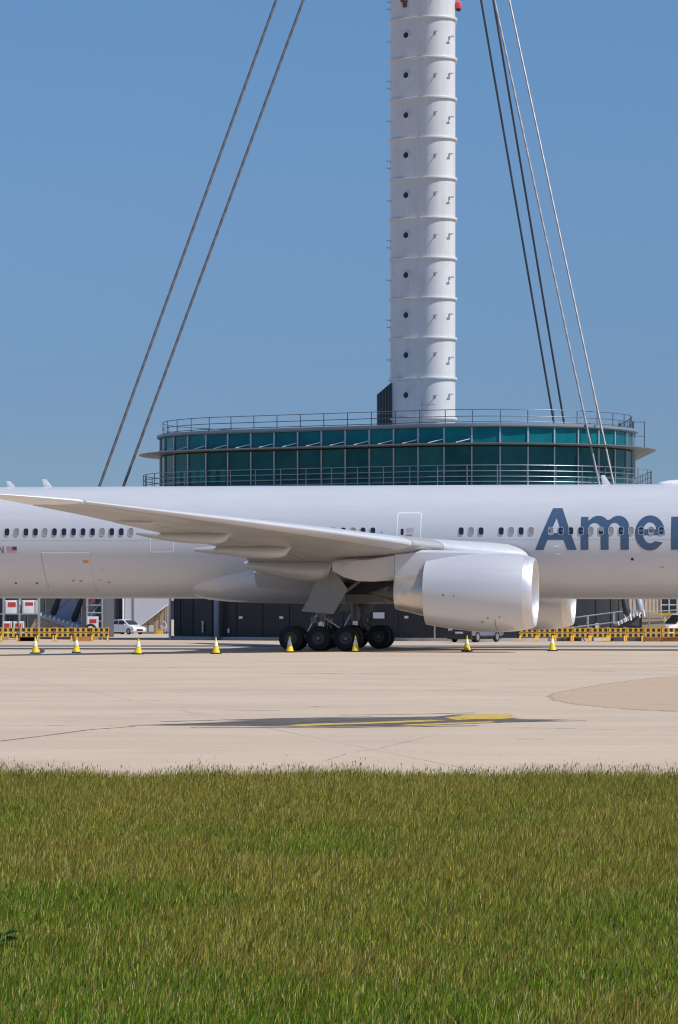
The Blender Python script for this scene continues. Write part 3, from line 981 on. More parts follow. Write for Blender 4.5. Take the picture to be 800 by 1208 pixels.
# --- lettering, outlined as polygons, sliced and laid on the hull
def to_hull(X, Yp):
    px = 620 + X / 4.444
    return (unpx(px), 5.385 + (300 - Yp) / 4.444 / 22.25)
def letter(loops, off=.011, name='letter', conv=to_hull, mat='letter'):
    bm = bmesh.new()
    es = []
    for lp_ in loops:
        vs_ = [bm.verts.new((conv(*p)[0], 0, conv(*p)[1])) for p in lp_]
        for i in range(len(vs_)):
            es.append(bm.edges.new((vs_[i], vs_[(i + 1) % len(vs_)])))
    bmesh.ops.triangle_fill(bm, use_beauty=True, use_dissolve=False, edges=es, normal=(0, -1, 0))
    z = min(v.co.z for v in bm.verts)
    z1 = max(v.co.z for v in bm.verts)
    while z < z1:
        z += .09
        bmesh.ops.bisect_plane(bm, geom=bm.verts[:] + bm.edges[:] + bm.faces[:], plane_co=(0, 0, z), plane_no=(0, 0, 1))
    for v in bm.verts:
        v.co = side_pt(v.co.x, v.co.z, off)
    bmesh.ops.recalc_face_normals(bm, faces=bm.faces)
    me = bpy.data.meshes.new(name)
    bm.to_mesh(me)
    bm.free()
    return link(name, me, mat, jet, 0)
def arc(cx, cy, rx, ry, a0, a1, n=14):
    return [(cx + rx * math.cos(R(a0 + (a1 - a0) * i / n)), cy - ry * math.sin(R(a0 + (a1 - a0) * i / n))) for i in range(n + 1)]
letter([[(50, 300), (138, 80), (188, 80), (268, 300), (218, 300), (199, 247), (114, 247), (94, 300)], [(127, 212), (188, 212), (161, 132)]])
def arch_outer(xl, xr, top, base):
    return arc((xl + xr) / 2, top + 62, (xr - xl) / 2, 62, 120, 0, 10)
letter([[(288, 300), (288, 127), (327, 127), (327, 148)] + arc(379, 178, 57, 57, 140, 38, 9) + arc(484, 180, 57, 59, 140, 0, 12) + [(541, 300), (497, 300)] + arc(466, 192, 31, 34, 0, 180, 10) + [(435, 300), (393, 300)] + arc(361, 192, 32, 34, 0, 180, 10) + [(329, 300)]])
letter([arc(651, 212, 78, 92, -6, 304, 40) + [(719, 262)] + arc(653, 214, 38, 52, -52, -168, 14) + [(616, 223), (728, 223)], [(617, 193)] + arc(651, 198, 34, 42, 170, 10, 12) + [(686, 193)]])
letter([[(762, 300), (762, 127), (802, 127), (802, 158)] + arc(850, 178, 50, 58, 150, 84, 6) + [(856, 166)] + arc(848, 200, 42, 36, 90, 180, 6) + [(806, 300)]])
letter([[(893, 300), (893, 127), (937, 127), (937, 300)]])
letter([arc(915, 96, 25, 22, 0, 345, 15)])
letter([arc(1046, 213, 82, 91, 48, 312, 26) + arc(1050, 213, 42, 54, -50, -310, 22)])
letter([[(1250, 300), (1212, 300), (1210, 282), (1195, 296), (1170, 303), (1140, 298), (1122, 275), (1122, 248), (1140, 222), (1170, 212), (1206, 210), (1206, 190), (1198, 168), (1178, 162), (1150, 168), (1136, 176),
         (1130, 142), (1160, 128), (1195, 126), (1230, 138), (1248, 165), (1250, 195)], [(1206, 238), (1180, 240), (1166, 252), (1168, 268), (1184, 272), (1204, 260)]])
letter([[(1288, 300), (1288, 127), (1327, 127), (1327, 148)] + arc(1384, 182, 62, 61, 140, 0, 12) + [(1446, 300), (1402, 300)] + arc(1366, 194, 36, 36, 0, 180, 10) + [(1330, 300)]])
# last character of the registration and the little flag near the left edge
def reg(px, py): return (unpx(px), 2.3 + (716.7 - py) / 21.62)
letter([[(-1.8, 653.5), (-1.8, 645.2), (-.2, 645.2), (2.7, 650.6), (2.7, 645.2), (4.2, 645.2), (4.2, 653.5), (2.7, 653.5), (-.3, 648), (-.3, 653.5)]], .007, 'registration_letter', reg, 'geargrey')
fl = hull_panel(unpx(7.5), unpx(19.5), reg(0, 653)[1], reg(0, 645.5)[1], .006).build('flag', 'white', jet)
z0_, z1_ = reg(0, 653)[1], reg(0, 645.5)[1]
for i in range(7):
    h_ = (z1_ - z0_) / 13
    hull_panel(unpx(7.5), unpx(19.5), z0_ + h_ * 2 * i, z0_ + h_ * (2 * i + 1), .009).build('stripe', 'red', fl)
hull_panel(unpx(14.3), unpx(19.5), z0_ + (z1_ - z0_) * 6 / 13, z1_, .012).build('canton', 'flagblue', fl)

# --- blade aerials and the satellite dome on the roof
def blade(px, hgt, chord, y=0.0):
    x = unpx(px, 0)
    zt = FC + math.sqrt(FR ** 2 - y * y)
    MB().prism([(x + chord * .5, y - .03, zt - .05), (x - chord * .55, y - .03, zt - .05), (x - chord * .75, y - .03, zt + hgt), (x - chord * .3, y - .03, zt + hgt)], (0, .06, 0)).build('blade_aerial', 'white', jet, bevel=.01)
blade(14, .32, .45)
blade(57, .42, .5)
blade(716, .5, .45)
rings = []
for t in np.linspace(-1, 1, 15):
    k = math.sqrt(max(0, 1 - t * t)) ** .8 + .001
    rings.append([(unpx(806, 0) + 1.5 * t, .75 * k * math.cos(a), FC + FR - .1 + .34 * k * math.sin(a)) for a in np.linspace(0, PI, 20)])
MB().loft(rings, cap=False).build('satellite_dome', 'white', jet)

# --- wings
WS = [  # y, xLE, xTE, zLE, zTE, t/c
    (2.2, 11.5, -4.1, 4.75, 4.05, .130), (3.1, 10.85, -3.95, 4.90, 4.15, .130), (6.5, 8.45, -3.6, 5.22, 4.60, .118), (9.6, 6.30, -3.35, 5.50, 4.98, .108),
    (11.0, 5.35, -3.3, 5.63, 5.15, .104), (15.0, 2.60, -4.75, 6.02, 5.65, .10), (20.0, -.85, -6.5, 6.46, 6.20, .097), (25.0, -4.30, -8.25, 6.88, 6.72, .095), (29.0, -7.05, -9.7, 7.22, 7.08, .093)]
TIPS = [(29.4, -7.4, -9.85, 7.26, 7.12, .092), (30.4, -8.6, -10.35, 7.36, 7.24, .09), (31.4, -10.0, -11.0, 7.46, 7.38, .09), (32.3, -11.6, -11.95, 7.55, 7.52, .09)]
def half_t(c):
    return 5 * (.2969 * math.sqrt(c) - .126 * c - .3516 * c * c + .2843 * c ** 3 - .1015 * c ** 4)
def camber(c):
    return .012 * (c * (1 - c)) * 4 * (.6 if c < .6 else 1)
def sec_at(y):
    T = WS + TIPS
    for a, b in zip(T, T[1:]):
        if a[0] <= y <= b[0]:
            t = (y - a[0]) / (b[0] - a[0])
            return [a[i] + (b[i] - a[i]) * t for i in range(6)]
def foil(y, c0, c1, side, n=22, low_only=False):
    _, xl, xt, zl, zt, tc = sec_at(y)
    ch = xl - xt
    if c0 == 0 and c1 < .1:
        tc *= 1.07                   # the slat skin stands a little proud of the wing box
    cs = [c0 + (c1 - c0) * (1 - math.cos(PI * i / n)) / 2 for i in range(n + 1)]
    def pt(c, s_):
        return (xl - ch * c, side * y, zl + (zt - zl) * c + ch * (camber(c) + s_ * tc * half_t(c) * (1.12 if s_ > 0 else .88)))
    up = [pt(c, 1) for c in cs]
    lo_ = [pt(c, -1) for c in reversed(cs)]
    if c0 == 0:
        lo_ = lo_[:-1]
    return up + lo_
def span(y0, y1, c0, c1, side, name, mat, parent, dy=1.4, drop=0.0):
    ys_ = sorted(set([y0, y1] + [s_[0] for s_ in WS + TIPS if y0 < s_[0] < y1]))
    rings = [foil(y, c0, c1, side) for y in ys_]
    if drop:
        rings = [[(p[0], p[1], p[2] - drop) for p in r] for r in rings]
    return MB().loft(rings).build(name, mat, parent, smooth=30)
def wing_z(x, y, s_=-1):
    _, xl, xt, zl, zt, tc = sec_at(abs(y))
    ch = xl - xt
    c = min(1, max(0, (xl - x) / ch))
    return zl + (zt - zl) * c + ch * (camber(c) + s_ * tc * half_t(c) * (1.12 if s_ > 0 else .88))
for side in (-1, 1):
    wg = span(2.2, 29.0, .075, .72, side, 'wing', 'wing', jet)
    span(3.2, 8.6, 0, .079, side, 'slat', 'slat', wg)
    span(10.6, 28.9, 0, .079, side, 'slat', 'slat', wg)
    span(8.65, 10.55, 0, .079, side, 'pylon_leading_edge', 'wing', wg)
    span(3.2, 9.2, .7235, 1, side, 'flap', 'wing', wg, drop=.015)
    span(9.25, 11.2, .7235, 1, side, 'flaperon', 'wing', wg, drop=.03)
    span(11.25, 22.2, .7235, 1, side, 'flap', 'wing', wg, drop=.015)
    span(22.25, 28.8, .7235, 1, side, 'aileron', 'wing', wg)
    span(29.02, 32.3, 0, 1, side, 'raked_wingtip', 'white', wg)
    p = Vector((-8.2, side * 29.25, 7.27))
    MB().lathe([(-.28, .01), (-.2, .07), (0, .09), (.28, .06), (.36, .01)], p, 'x', 14).build('navigation_light', 'dark', wg)
    # flap track fairings
    for (y, xtail, ztail, xfront, dep, wd) in ((22.6, -7.75, 6.62, -5.0, .30, .16), (18.0, -7.15, 6.02, -2.3, .62, .30), (13.0, -5.25, 5.28, -.2, .70, .36), (7.6, -3.75, 4.66, 1.0, 1.10, .48)):
        rings = []
        for t in np.linspace(0, 1, 18):
            x = xtail + (xfront - xtail) * t
            k = (math.sin(PI * min(1, t * .62 + .03)) ** .75) if t < .78 else math.sin(PI * (.78 * .62 + .03)) ** .75 * math.sqrt(max(0.0004, 1 - ((t - .78) / .22) ** 2))
            zt_ = wing_z(max(x, sec_at(y)[2] + .05), y) + .05
            top = ztail + .05 + (zt_ - ztail) * min(1, t * 3.2)
            bot = top - dep * (.1 + .9 * k) if t < .97 else top - .05
            bot = min(top - .02, bot)
            ring = []
            for q in range(20):
                a = 2 * PI * q / 20
                ring.append((x, side * y + wd * (k * .95 + .03) * math.cos(a), (top + bot) / 2 + (top - bot) / 2 * math.sin(a)))
            rings.append(ring)
        MB().loft(rings).build('flap_track_fairing', 'fairing', wg)
    # root fillet
    MB().loft([[(x, side * (2.85 + dy), z) for x, z in zip(np.linspace(10.6, -4.0, 20), [4.0 - .35 * math.sin(PI * i / 19) + dz for i in range(20)])] + [(x, side * (2.85 + dy), z) for x, z in zip(np.linspace(-4.0, 10.6, 20), [4.5] * 20)] for dy, dz in ((0, -.6), (.5, -.25), (.95, .15))]).build('wing_root_fillet', 'skin', wg)

# --- engines
for side in (-1, 1):
    ex, ez = 0.0, 3.08
    ey = side * 9.61
    nac = MB().lathe([(6.22, 1.60), (6.24, 1.655), (6.8, 1.75), (7.6, 1.88), (8.6, 1.985), (9.4, 2.03), (10.2, 2.025), (10.9, 1.975), (11.35, 1.905)], (0, ey, ez), 'x', 96).build('engine_nacelle', 'nacelle', jet)
    MB().lathe([(11.352, 1.903), (11.6, 1.85), (11.78, 1.785), (11.86, 1.715), (11.84, 1.64), (11.7, 1.58), (11.4, 1.545), (11.1, 1.535)], (0, ey, ez), 'x', 96).build('inlet_lip', 'lip', nac)
    MB().lathe([(11.1, 1.535), (10.0, 1.60), (9.7, 1.60)], (0, ey, ez), 'x', 64).build('inlet_duct', 'wing', nac)
    fan = MB()
    for k in range(22):
        a = 2 * PI * k / 22
        rot = Matrix.Rotation(a, 3, 'X')
        vs_ = []
        for r_, tw, cw in ((.45, 55, .22), (.8, 48, .30), (1.2, 36, .36), (1.58, 25, .34)):
            for s_ in (-1, 1):
                p = Vector((s_ * cw * math.cos(R(90 - tw)) * .9 - .0, s_ * cw * math.sin(R(90 - tw)) * .55, r_))
                vs_.append(rot @ p + Vector((9.85, ey, ez)))
        fan.add(vs_, [(0, 1, 3, 2), (2, 3, 5, 4), (4, 5, 7, 6)])
    fan.build('fan', 'geargrey', nac)
    MB().lathe([(9.6, 1.59), (9.58, .01)], (0, ey, ez), 'x', 48).build('fan_backplate', 'dark', nac)
    MB().lathe([(10.75, .01), (10.6, .16), (10.3, .34), (9.9, .46), (9.65, .47)], (0, ey, ez), 'x', 36).build('spinner', 'darkgrey', nac)
    MB().lathe([(6.22, 1.60), (6.9, 1.62), (6.95, 1.25)], (0, ey, ez), 'x', 64).build('fan_duct', 'dark', nac)
    MB().lathe([(6.9, 1.30), (6.3, 1.26), (5.6, 1.10), (5.15, .985), (4.9, .94)], (0, ey, ez), 'x', 64).build('core_cowl', 'nozzle', nac)
    MB().lathe([(4.898, .935), (4.70, .90), (4.62, .86), (4.66, .82), (5.1, .80)], (0, ey, ez), 'x', 64).build('core_nozzle', 'nozzle', nac)
    MB().lathe([(5.1, .55), (4.7, .50), (4.2, .36), (3.6, .14), (3.3, .02)], (0, ey, ez), 'x', 40).build('exhaust_plug', 'plug', nac)
    MB().lathe([(5.1, .81), (5.1, .54)], (0, ey, ez), 'x', 40).build('exhaust_throat', 'dark', nac)
    # cowl seams, latch and stencils
    rl = 1.995
    m = MB()
    for a0, a1 in ((-68, -42),):
        L_ = [(9.95 - .012, ey + side * 2.034 * math.cos(R(a)), ez + 2.034 * math.sin(R(a))) for a in np.linspace(a0, a1, 9)]
        R_ = [(9.95 + .02, p[1], p[2]) for p in L_]
        m.add(L_ + R_, [(i, i + 1, 9 + i + 1, 9 + i) for i in range(8)])
    m.build('red_stripe', 'red', nac, smooth=0)
    for (x, a, r_, ra) in ((7.35, -4, .055, 1.862), (7.9, -5, .04, 1.925), (9.6, -40, .045, 2.036), (10.2, -38, .04, 2.03), (9.3, -48, .10, 2.03)):
        c_ = Vector((x, ey + side * ra * math.cos(R(a)), ez + ra * math.sin(R(a))))
        n_ = Vector((0, side * math.cos(R(a)), math.sin(R(a))))
        MB().tube([c_ - n_ * .02, c_ + n_ * .012], r_, 14).build('cowl_fitting', 'geargrey' if r_ < .09 else 'wing', nac)
    # pylon: a tall blade from the cowl back over the core to the wing
    pro = [(10.6, ez + 1.98), (9.6, ez + 2.10), (8.4, ez + 2.16), (7.2, ez + 2.18), (6.0, ez + 2.20), (4.6, ez + 2.05)]
    rings = []
    for i, (x, zt_) in enumerate(pro):
        wd = (.08, .24, .32, .36, .38, .34)[i]
        zb_ = ez + (1.9, 1.7, 1.5, 1.2, .9, .62)[i]
        rings.append([(x, ey - wd, zb_), (x, ey + wd, zb_), (x, ey + wd, zt_ - .12), (x, ey + wd * .5, zt_), (x, ey - wd * .5, zt_), (x, ey - wd, zt_ - .12)])
    MB().loft(rings).build('pylon', 'skin', jet, bevel=.02)
    rings = []
    for (x, zb_, zt_, wd) in ((4.59, ez + .64, ez + 2.0, .335), (3.4, ez + .56, ez + 1.8, .30), (2.6, ez + .60, ez + 1.75, .25), (1.9, ez + .80, ez + 1.7, .17), (1.3, ez + 1.12, ez + 1.6, .06)):
        rings.append([(x, ey - wd * .5, zb_), (x, ey + wd * .5, zb_), (x, ey + wd, zb_ + .2), (x, ey + wd, zt_ - .1), (x, ey + wd * .5, zt_), (x, ey - wd * .5, zt_), (x, ey - wd, zt_ - .1), (x, ey - wd, zb_ + .2)])
    MB().loft(rings).build('pylon_shaded_aft', 'fairing', jet)  # aft pylon in darker paint, standing in for the wing's shadow

# --- main landing gear
def wheel(parent, x, y, r_=.665, wd=.50):
    t = MB().lathe([(-wd / 2, r_ * .52), (-wd / 2, r_ * .72), (-wd * .46, r_ * .88), (-wd * .36, r_ * .965), (-wd * .2, r_), (wd * .2, r_), (wd * .36, r_ * .965), (wd * .46, r_ * .88), (wd / 2, r_ * .72), (wd / 2, r_ * .52)], (0, 0, 0), 'y', 40).build('wheel', 'tyre', parent)
    t.location = (x, y, r_)
    h = MB()
    for s_ in (-1, 1):
        h.lathe([(s_ * wd * .48, r_ * .53), (s_ * wd * .50, r_ * .46), (s_ * wd * .38, r_ * .42), (s_ * wd * .36, r_ * .26), (s_ * wd * .46, r_ * .22), (s_ * wd * .5, .02)], (0, 0, 0), 'y', 28)
    h.build('rim', 'hub', t)
    b = MB()
    for k in range(8):
        a = 2 * PI * k / 8
        for s_ in (-1, 1):
            b.lathe([(s_ * wd * .355, .035), (s_ * wd * .375, .03)], (r_ * .34 * math.sin(a), 0, r_ * .34 * math.cos(a)), 'y', 8)
    b.build('rim_holes', 'dark', t)
    return t
for side in (-1, 1):
    gy_ = side * 5.49
    g = bpy.data.objects.new('landing_gear', None)
    COL.objects.link(g)
    g.parent = jet
    for x in (-1.49, -.02, 1.45):
        for dy in (-.70, .70):
            wheel(g, x, gy_ + dy)
    b = MB().tube([(-1.75, gy_, .72), (1.7, gy_, .72)], .17, 14)
    for x in (-1.49, -.02, 1.45):
        b.tube([(x, gy_ - .95, .665), (x, gy_ + .95, .665)], .09, 12)
    b.build('truck_beam', 'geargrey', g)
    MB().tube([(-.02, gy_, .75), (-.02, gy_, 1.7)], .15, 16).build('piston', 'steel', g)
    MB().tube([(-.02, gy_, 1.55), (-.02, gy_ * .995, 2.6), (.02, gy_ * .98, 4.5)], [.25, .26, .28], 16).build('strut', 'geargrey', g)
    MB().tube([(.08, gy_, 2.2), (2.6, gy_ - side * .3, 4.2)], .10, 10).build('drag_brace', 'geargrey', g)
    MB().tube([(0, gy_, 2.3), (.1, gy_ - side * 2.0, 3.6)], .10, 10).build('side_brace', 'geargrey', g)
    MB().tube([(.22, gy_ + side * .05, 1.55), (.55, gy_ + side * .1, 1.25), (.25, gy_ + side * .05, .9)], .06, 8).build('torque_link', 'steel', g)
    MB().tube([(-.7, gy_, 1.0), (-.25, gy_, 1.9)], .08, 10).tube([(.25, gy_ + side * .3, 1.72), (1.05, gy_ + side * .35, 1.2)], .06, 10).build('trim_actuator', 'steel', g)
    h = MB()
    for (dx, dz, ey_) in ((-.3, 0, .32), (.28, .1, .34), (-.12, .2, .38), (.16, -.05, .36)):
        h.tube([(dx, gy_ + side * ey_, 2.3 + dz), (dx * 1.6, gy_ + side * (ey_ + .12), 1.7 + dz), (dx * 1.2, gy_ + side * ey_, 1.0)], .022, 6)
    h.box((-.35, gy_ + side * .3, 1.65), (.35, .2, .3)).box((.5, gy_ + side * .25, 1.6), (.25, .2, .22))
    h.build('hydraulic_lines', 'geargrey', g)
    dy_ = gy_ + side * .42
    gd = MB().prism([(-.05, dy_, 4.15), (.75, dy_, 4.30), (1.48, dy_, 3.28), (.72, dy_, 1.95), (-1.02, dy_, 2.10), (-.62, dy_, 2.75)], (0, side * .07, 0)).build('strut_door', 'doorgrey', g, smooth=0, bevel=.012)
    MB().tube([(.0, dy_ - side * .05, 2.6), (.0, gy_, 2.6)], .05, 8).tube([(.3, dy_ - side * .05, 3.6), (0, gy_, 3.6)], .05, 8).build('door_link', 'geargrey', gd)
    # dark solid box standing in for the deep shade beside the belly
    MB().bx(.3, 4.5, side * 3.0, side * 4.7, 3.0, 3.62).build('belly_shade_box', 'dark', g, smooth=0)
    MB().prism([(.9, gy_ - side * 2.35, 2.62), (3.0, gy_ - side * 2.35, 2.62), (3.2, gy_ - side * 2.15, 3.6), (.8, gy_ - side * 2.15, 3.6)], (0, side * .06, 0)).build('bay_door', 'geargrey', g, smooth=0)  # door toned dark to deepen the same belly shade
# nose gear
g = bpy.data.objects.new('landing_gear', None)
COL.objects.link(g)
g.parent = jet
for dy in (-.33, .33):
    wheel(g, 31.2, dy, .54, .4)
MB().tube([(31.2, 0, .54), (31.2, 0, 1.5), (31.3, 0, 3.3)], [.1, .13, .16], 14).tube([(31.2, -.5, .54), (31.2, .5, .54)], .07, 10).build('strut', 'geargrey', g)
# tail surfaces
def slab_foil(secs, name):
    rings = []
    for (le, te, t_) in secs:
        le, te = Vector(le), Vector(te)
        d = te - le
        ring = []
        side_v = Vector(t_)
        for i in range(13):
            c = (1 - math.cos(PI * i / 12)) / 2
            ring.append(le + d * c + side_v * (half_t(c) * 2))
        for i in range(11, 0, -1):
            c = (1 - math.cos(PI * i / 12)) / 2
            ring.append(le + d * c - side_v * (half_t(c) * 2))
        rings.append(ring)
    return MB().loft(rings).build(name, 'skin', jet)
slab_foil([((-22.5, 0, 8.3), (-32.5, 0, 8.3), (0, .5, 0)), ((-31.5, 0, 18.4), (-35.2, 0, 18.4), (0, .18, 0))], 'tail_fin')
for side in (-1, 1):
    slab_foil([((-26.8, side * .8, 7.3), (-33.6, side * .8, 7.2), (0, 0, .4)), ((-34.0, side * 10.7, 8.3), (-36.4, side * 10.7, 8.3), (0, 0, .12))], 'tailplane')

# ------------------------------------------------------------------ traffic cones
def make_cone():
    root = thing('traffic_cone', '', 'traffic cone')
    MB().box((0, 0, .035), (.46, .46, .07)).build('base', 'blackrub', root, bevel=.02)
    MB().lathe([(.07, .205), (.10, .19), (.39, .118)], (0, 0, 0), 'z', 24).build('lower_body', 'yellowcone', root)
    MB().lathe([(.39, .119), (.395, .122), (.635, .064), (.64, .060)], (0, 0, 0), 'z', 24).build('sleeve', 'conesleeve', root)
    MB().lathe([(.635, .062), (.82, .028), (.84, .024), (.845, .001)], (0, 0, 0), 'z', 24).build('tip', 'yellowcone', root)
    return root
cone0 = make_cone()
CL = [(42, 771.2, 'yellow and white cone farthest left, in front of the chequered barriers'), (90, 770.3, 'yellow and white cone second from the left, in front of the barriers'),
      (163, 772, 'yellow and white cone in front of the white hatchback'), (255, 771.4, 'yellow and white cone in front of the charcoal wall, left of the wheels'),
      (342, 769.7, 'yellow and white cone in front of the rear landing gear wheel'), (419.5, 769.2, 'yellow and white cone in front of the third landing gear wheel'),
      (551, 768.6, 'yellow and white cone below the near engine, before the parked pickup'), (652, 768.2, 'yellow and white cone below the far engine, farthest right')]
for i, (px, py, lb) in enumerate(CL):
    o = cone0 if i == 0 else copy_tree(cone0)
    X, Y = gp(px, py)
    o.location = (X, Y, 0)
    o.rotation_euler = (R(random.uniform(-1.5, 1.5)), R(random.uniform(-1.5, 1.5)), random.uniform(-.5, .5))
    tag(o, lb, 'traffic cone', 'traffic cones along the aircraft')
tag(MB().lathe([(-.15, .02), (-.15, .09), (-.08, .12), (.08, .12), (.15, .09), (.15, .02)], (0, 0, 0), 'y', 20).build('wheel_chock', 'rust'), 'small rusty round block on the ground beside the leftmost cone', 'chock')
bpy.data.objects['wheel_chock'].location = (*gp(50, 770.2), .12)

# ------------------------------------------------------------------ chequered barriers
def make_barrier(mat_foot):
    root = thing('barrier', '', 'barrier')
    MB().bx(-.62, .62, -.025, .025, .30, .59).bx(-.62, .62, -.025, .025, .63, .93).build('board', 'checker', root, smooth=0)
    for s_ in (-1, 1):
        f_ = MB().bx(s_ * .53 - .05, s_ * .53 + .05, .03, .10, .05, .97)
        f_.box((s_ * .53, .065, .04), (.12, .55, .08))
        f_.prism([(s_ * .53 - .05, -.2, .08), (s_ * .53 + .05, -.2, .08), (s_ * .53 + .05, -.03, .42), (s_ * .53 - .05, -.03, .42)], (0, .05, 0))
        f_.build('foot', mat_foot, root, smooth=0)
    return root
bar0 = make_barrier('yellow')
red0 = make_barrier('rust')
MB().bx(-.6, .6, -.09, -.04, .02, .29).build('ballast', M['orange'], red0, smooth=0)
MB().bx(-.6, .6, -.09, -.04, .02, .29).build('ballast', M['rust'], red0, smooth=0).hide_render = False
# only one ballast board per red-footed unit
bpy.data.objects.remove(red0.children[-1])
u1, u2 = [False], [False]
def put_barrier(px, py, red, label, grp, rz):
    src, fl_ = (red0, u2) if red else (bar0, u1)
    o = copy_tree(src) if fl_[0] else src
    fl_[0] = True
    X, Y = gp(px, py)
    o.location = (X, Y, 0)
    o.rotation_euler = (0, 0, rz + random.uniform(-.03, .03))
    tag(o, label, 'barrier', grp)
nm = ['first', 'second', 'third', 'fourth', 'fifth', 'sixth', 'seventh', 'eighth', 'ninth', 'tenth']
for k in range(-2, 6):
    px = 6.5 + k * 21.3 if False else 118 - (5 - k) * 21.4
    red = k in (1, 4)
    lb = ('chequered barrier with rust-red ballast' if red else 'yellow and black chequered barrier') + ', ' + nm[5 - k] + ' from the right in the left-hand row'
    put_barrier(px, 756.7, red, lb, 'chequered barriers left of the building', R(2))
for k in range(10):
    px = 623 + k * 20.9
    red = k in (7, 8)
    lb = ('chequered barrier with orange ballast' if red else 'yellow and black chequered barrier') + ', ' + nm[k] + ' from the left in the right-hand row'
    put_barrier(px, 757.0, red, lb, 'chequered barriers right of the engines', R(-3))

# ------------------------------------------------------------------ vehicles
def prism_x(prof, x0, x1, taper=0.0):
    """profile of (y, z) points lofted across x, both sides pulled in towards the top"""
    zmax = max(p[1] for p in prof)
    zmin = min(p[1] for p in prof)
    def ins(z): return taper * max(0, (z - zmin) / (zmax - zmin) - .45)
    mm = MB()
    mm.loft([[(x0 + ins(p[1]), p[0], p[1]) for p in prof], [(x1 - ins(p[1]), p[0], p[1]) for p in prof]])
    return mm
def car_wheel(parent, x, y, r_=.31):
    t = MB().lathe([(-.1, r_ * .62), (-.1, r_ * .92), (-.07, r_), (.07, r_), (.1, r_ * .92), (.1, r_ * .62)], (0, 0, 0), 'x', 24).build('wheel', 'tyre', parent)
    t.location = (x, y, r_)
    MB().lathe([(.09, r_ * .63), (.08, r_ * .5), (.095, .03)], (0, 0, 0), 'x', 20).lathe([(-.09, r_ * .63), (-.08, r_ * .5), (-.095, .03)], (0, 0, 0), 'x', 20).build('rim', 'alloy', t)
def hatchback(loc, rz, label):
    """front towards local -y"""
    c = thing('hatchback', label, 'car', loc, rz)
    lower = [(-1.98, .32), (-2.02, .55), (-1.95, .72), (-1.2, .90), (1.75, 1.0), (1.95, .85), (1.98, .4), (1.9, .22), (-1.9, .22)]
    prism_x(lower, -.86, .86, .10).build('body', 'carwhite', c, bevel=.05)
    cab = [(-1.25, .89), (-.45, 1.42), (.2, 1.49), (1.2, 1.42), (1.72, .98)]
    mm = MB()
    mm.loft([[(-.80 + max(0, p[1] - .95) * .35, p[0], p[1]) for p in cab], [(.80 - max(0, p[1] - .95) * .35, p[0], p[1]) for p in cab]])
    mm.build('roof', 'carwhite', c, bevel=.04)
    MB().add([(-.66, -1.17, .965), (.66, -1.17, .965), (.57, -.53, 1.385), (-.57, -.53, 1.385)], [(0, 1, 2, 3)]).build('windscreen', 'carglass', c, smooth=0)
    c_ = bpy.data.objects[c.children[-1].name]
    c_.location = (0, -.02, .02)
    for s_ in (-1, 1):
        q = [(-.98, .98), (-.42, 1.36), (.18, 1.41), (.22, 1.0)]
        MB().add([(s_ * (.812 - max(0, p[1] - .95) * .35), p[0], p[1]) for p in q], [(0, 1, 2, 3)]).build('side_window', 'carglass', c, smooth=0)
        q = [(.30, 1.0), (.28, 1.41), (1.1, 1.35), (1.5, 1.03)]
        MB().add([(s_ * (.812 - max(0, p[1] - .95) * .35), p[0], p[1]) for p in q], [(0, 1, 2, 3)]).build('side_window', 'carglass', c, smooth=0)
        MB().prism([(s_ * .48, -2.0, .62), (s_ * .80, -1.90, .64), (s_ * .78, -1.72, .78), (s_ * .55, -1.88, .76)], (0, -.025, .02)).build('headlight', 'lip', c, smooth=0)
        MB().box((s_ * .95, -.85, 1.0), (.16, .1, .12)).build('mirror', 'carwhite', c, bevel=.03)
        for y in (-1.28, 1.25):
            car_wheel(c, s_ * .78, y)
    MB().bx(-.42, .42, -2.045, -2.0, .34, .52).build('grille', 'bumper', c, smooth=0)
    MB().bx(-.26, .26, -2.06, -2.048, .53, .63).build('number_plate', 'white', c, smooth=0)
    return c
hatchback((wx(148, 335), 335, -.355), R(48), 'white hatchback parked beyond the barriers, front turned to the right')

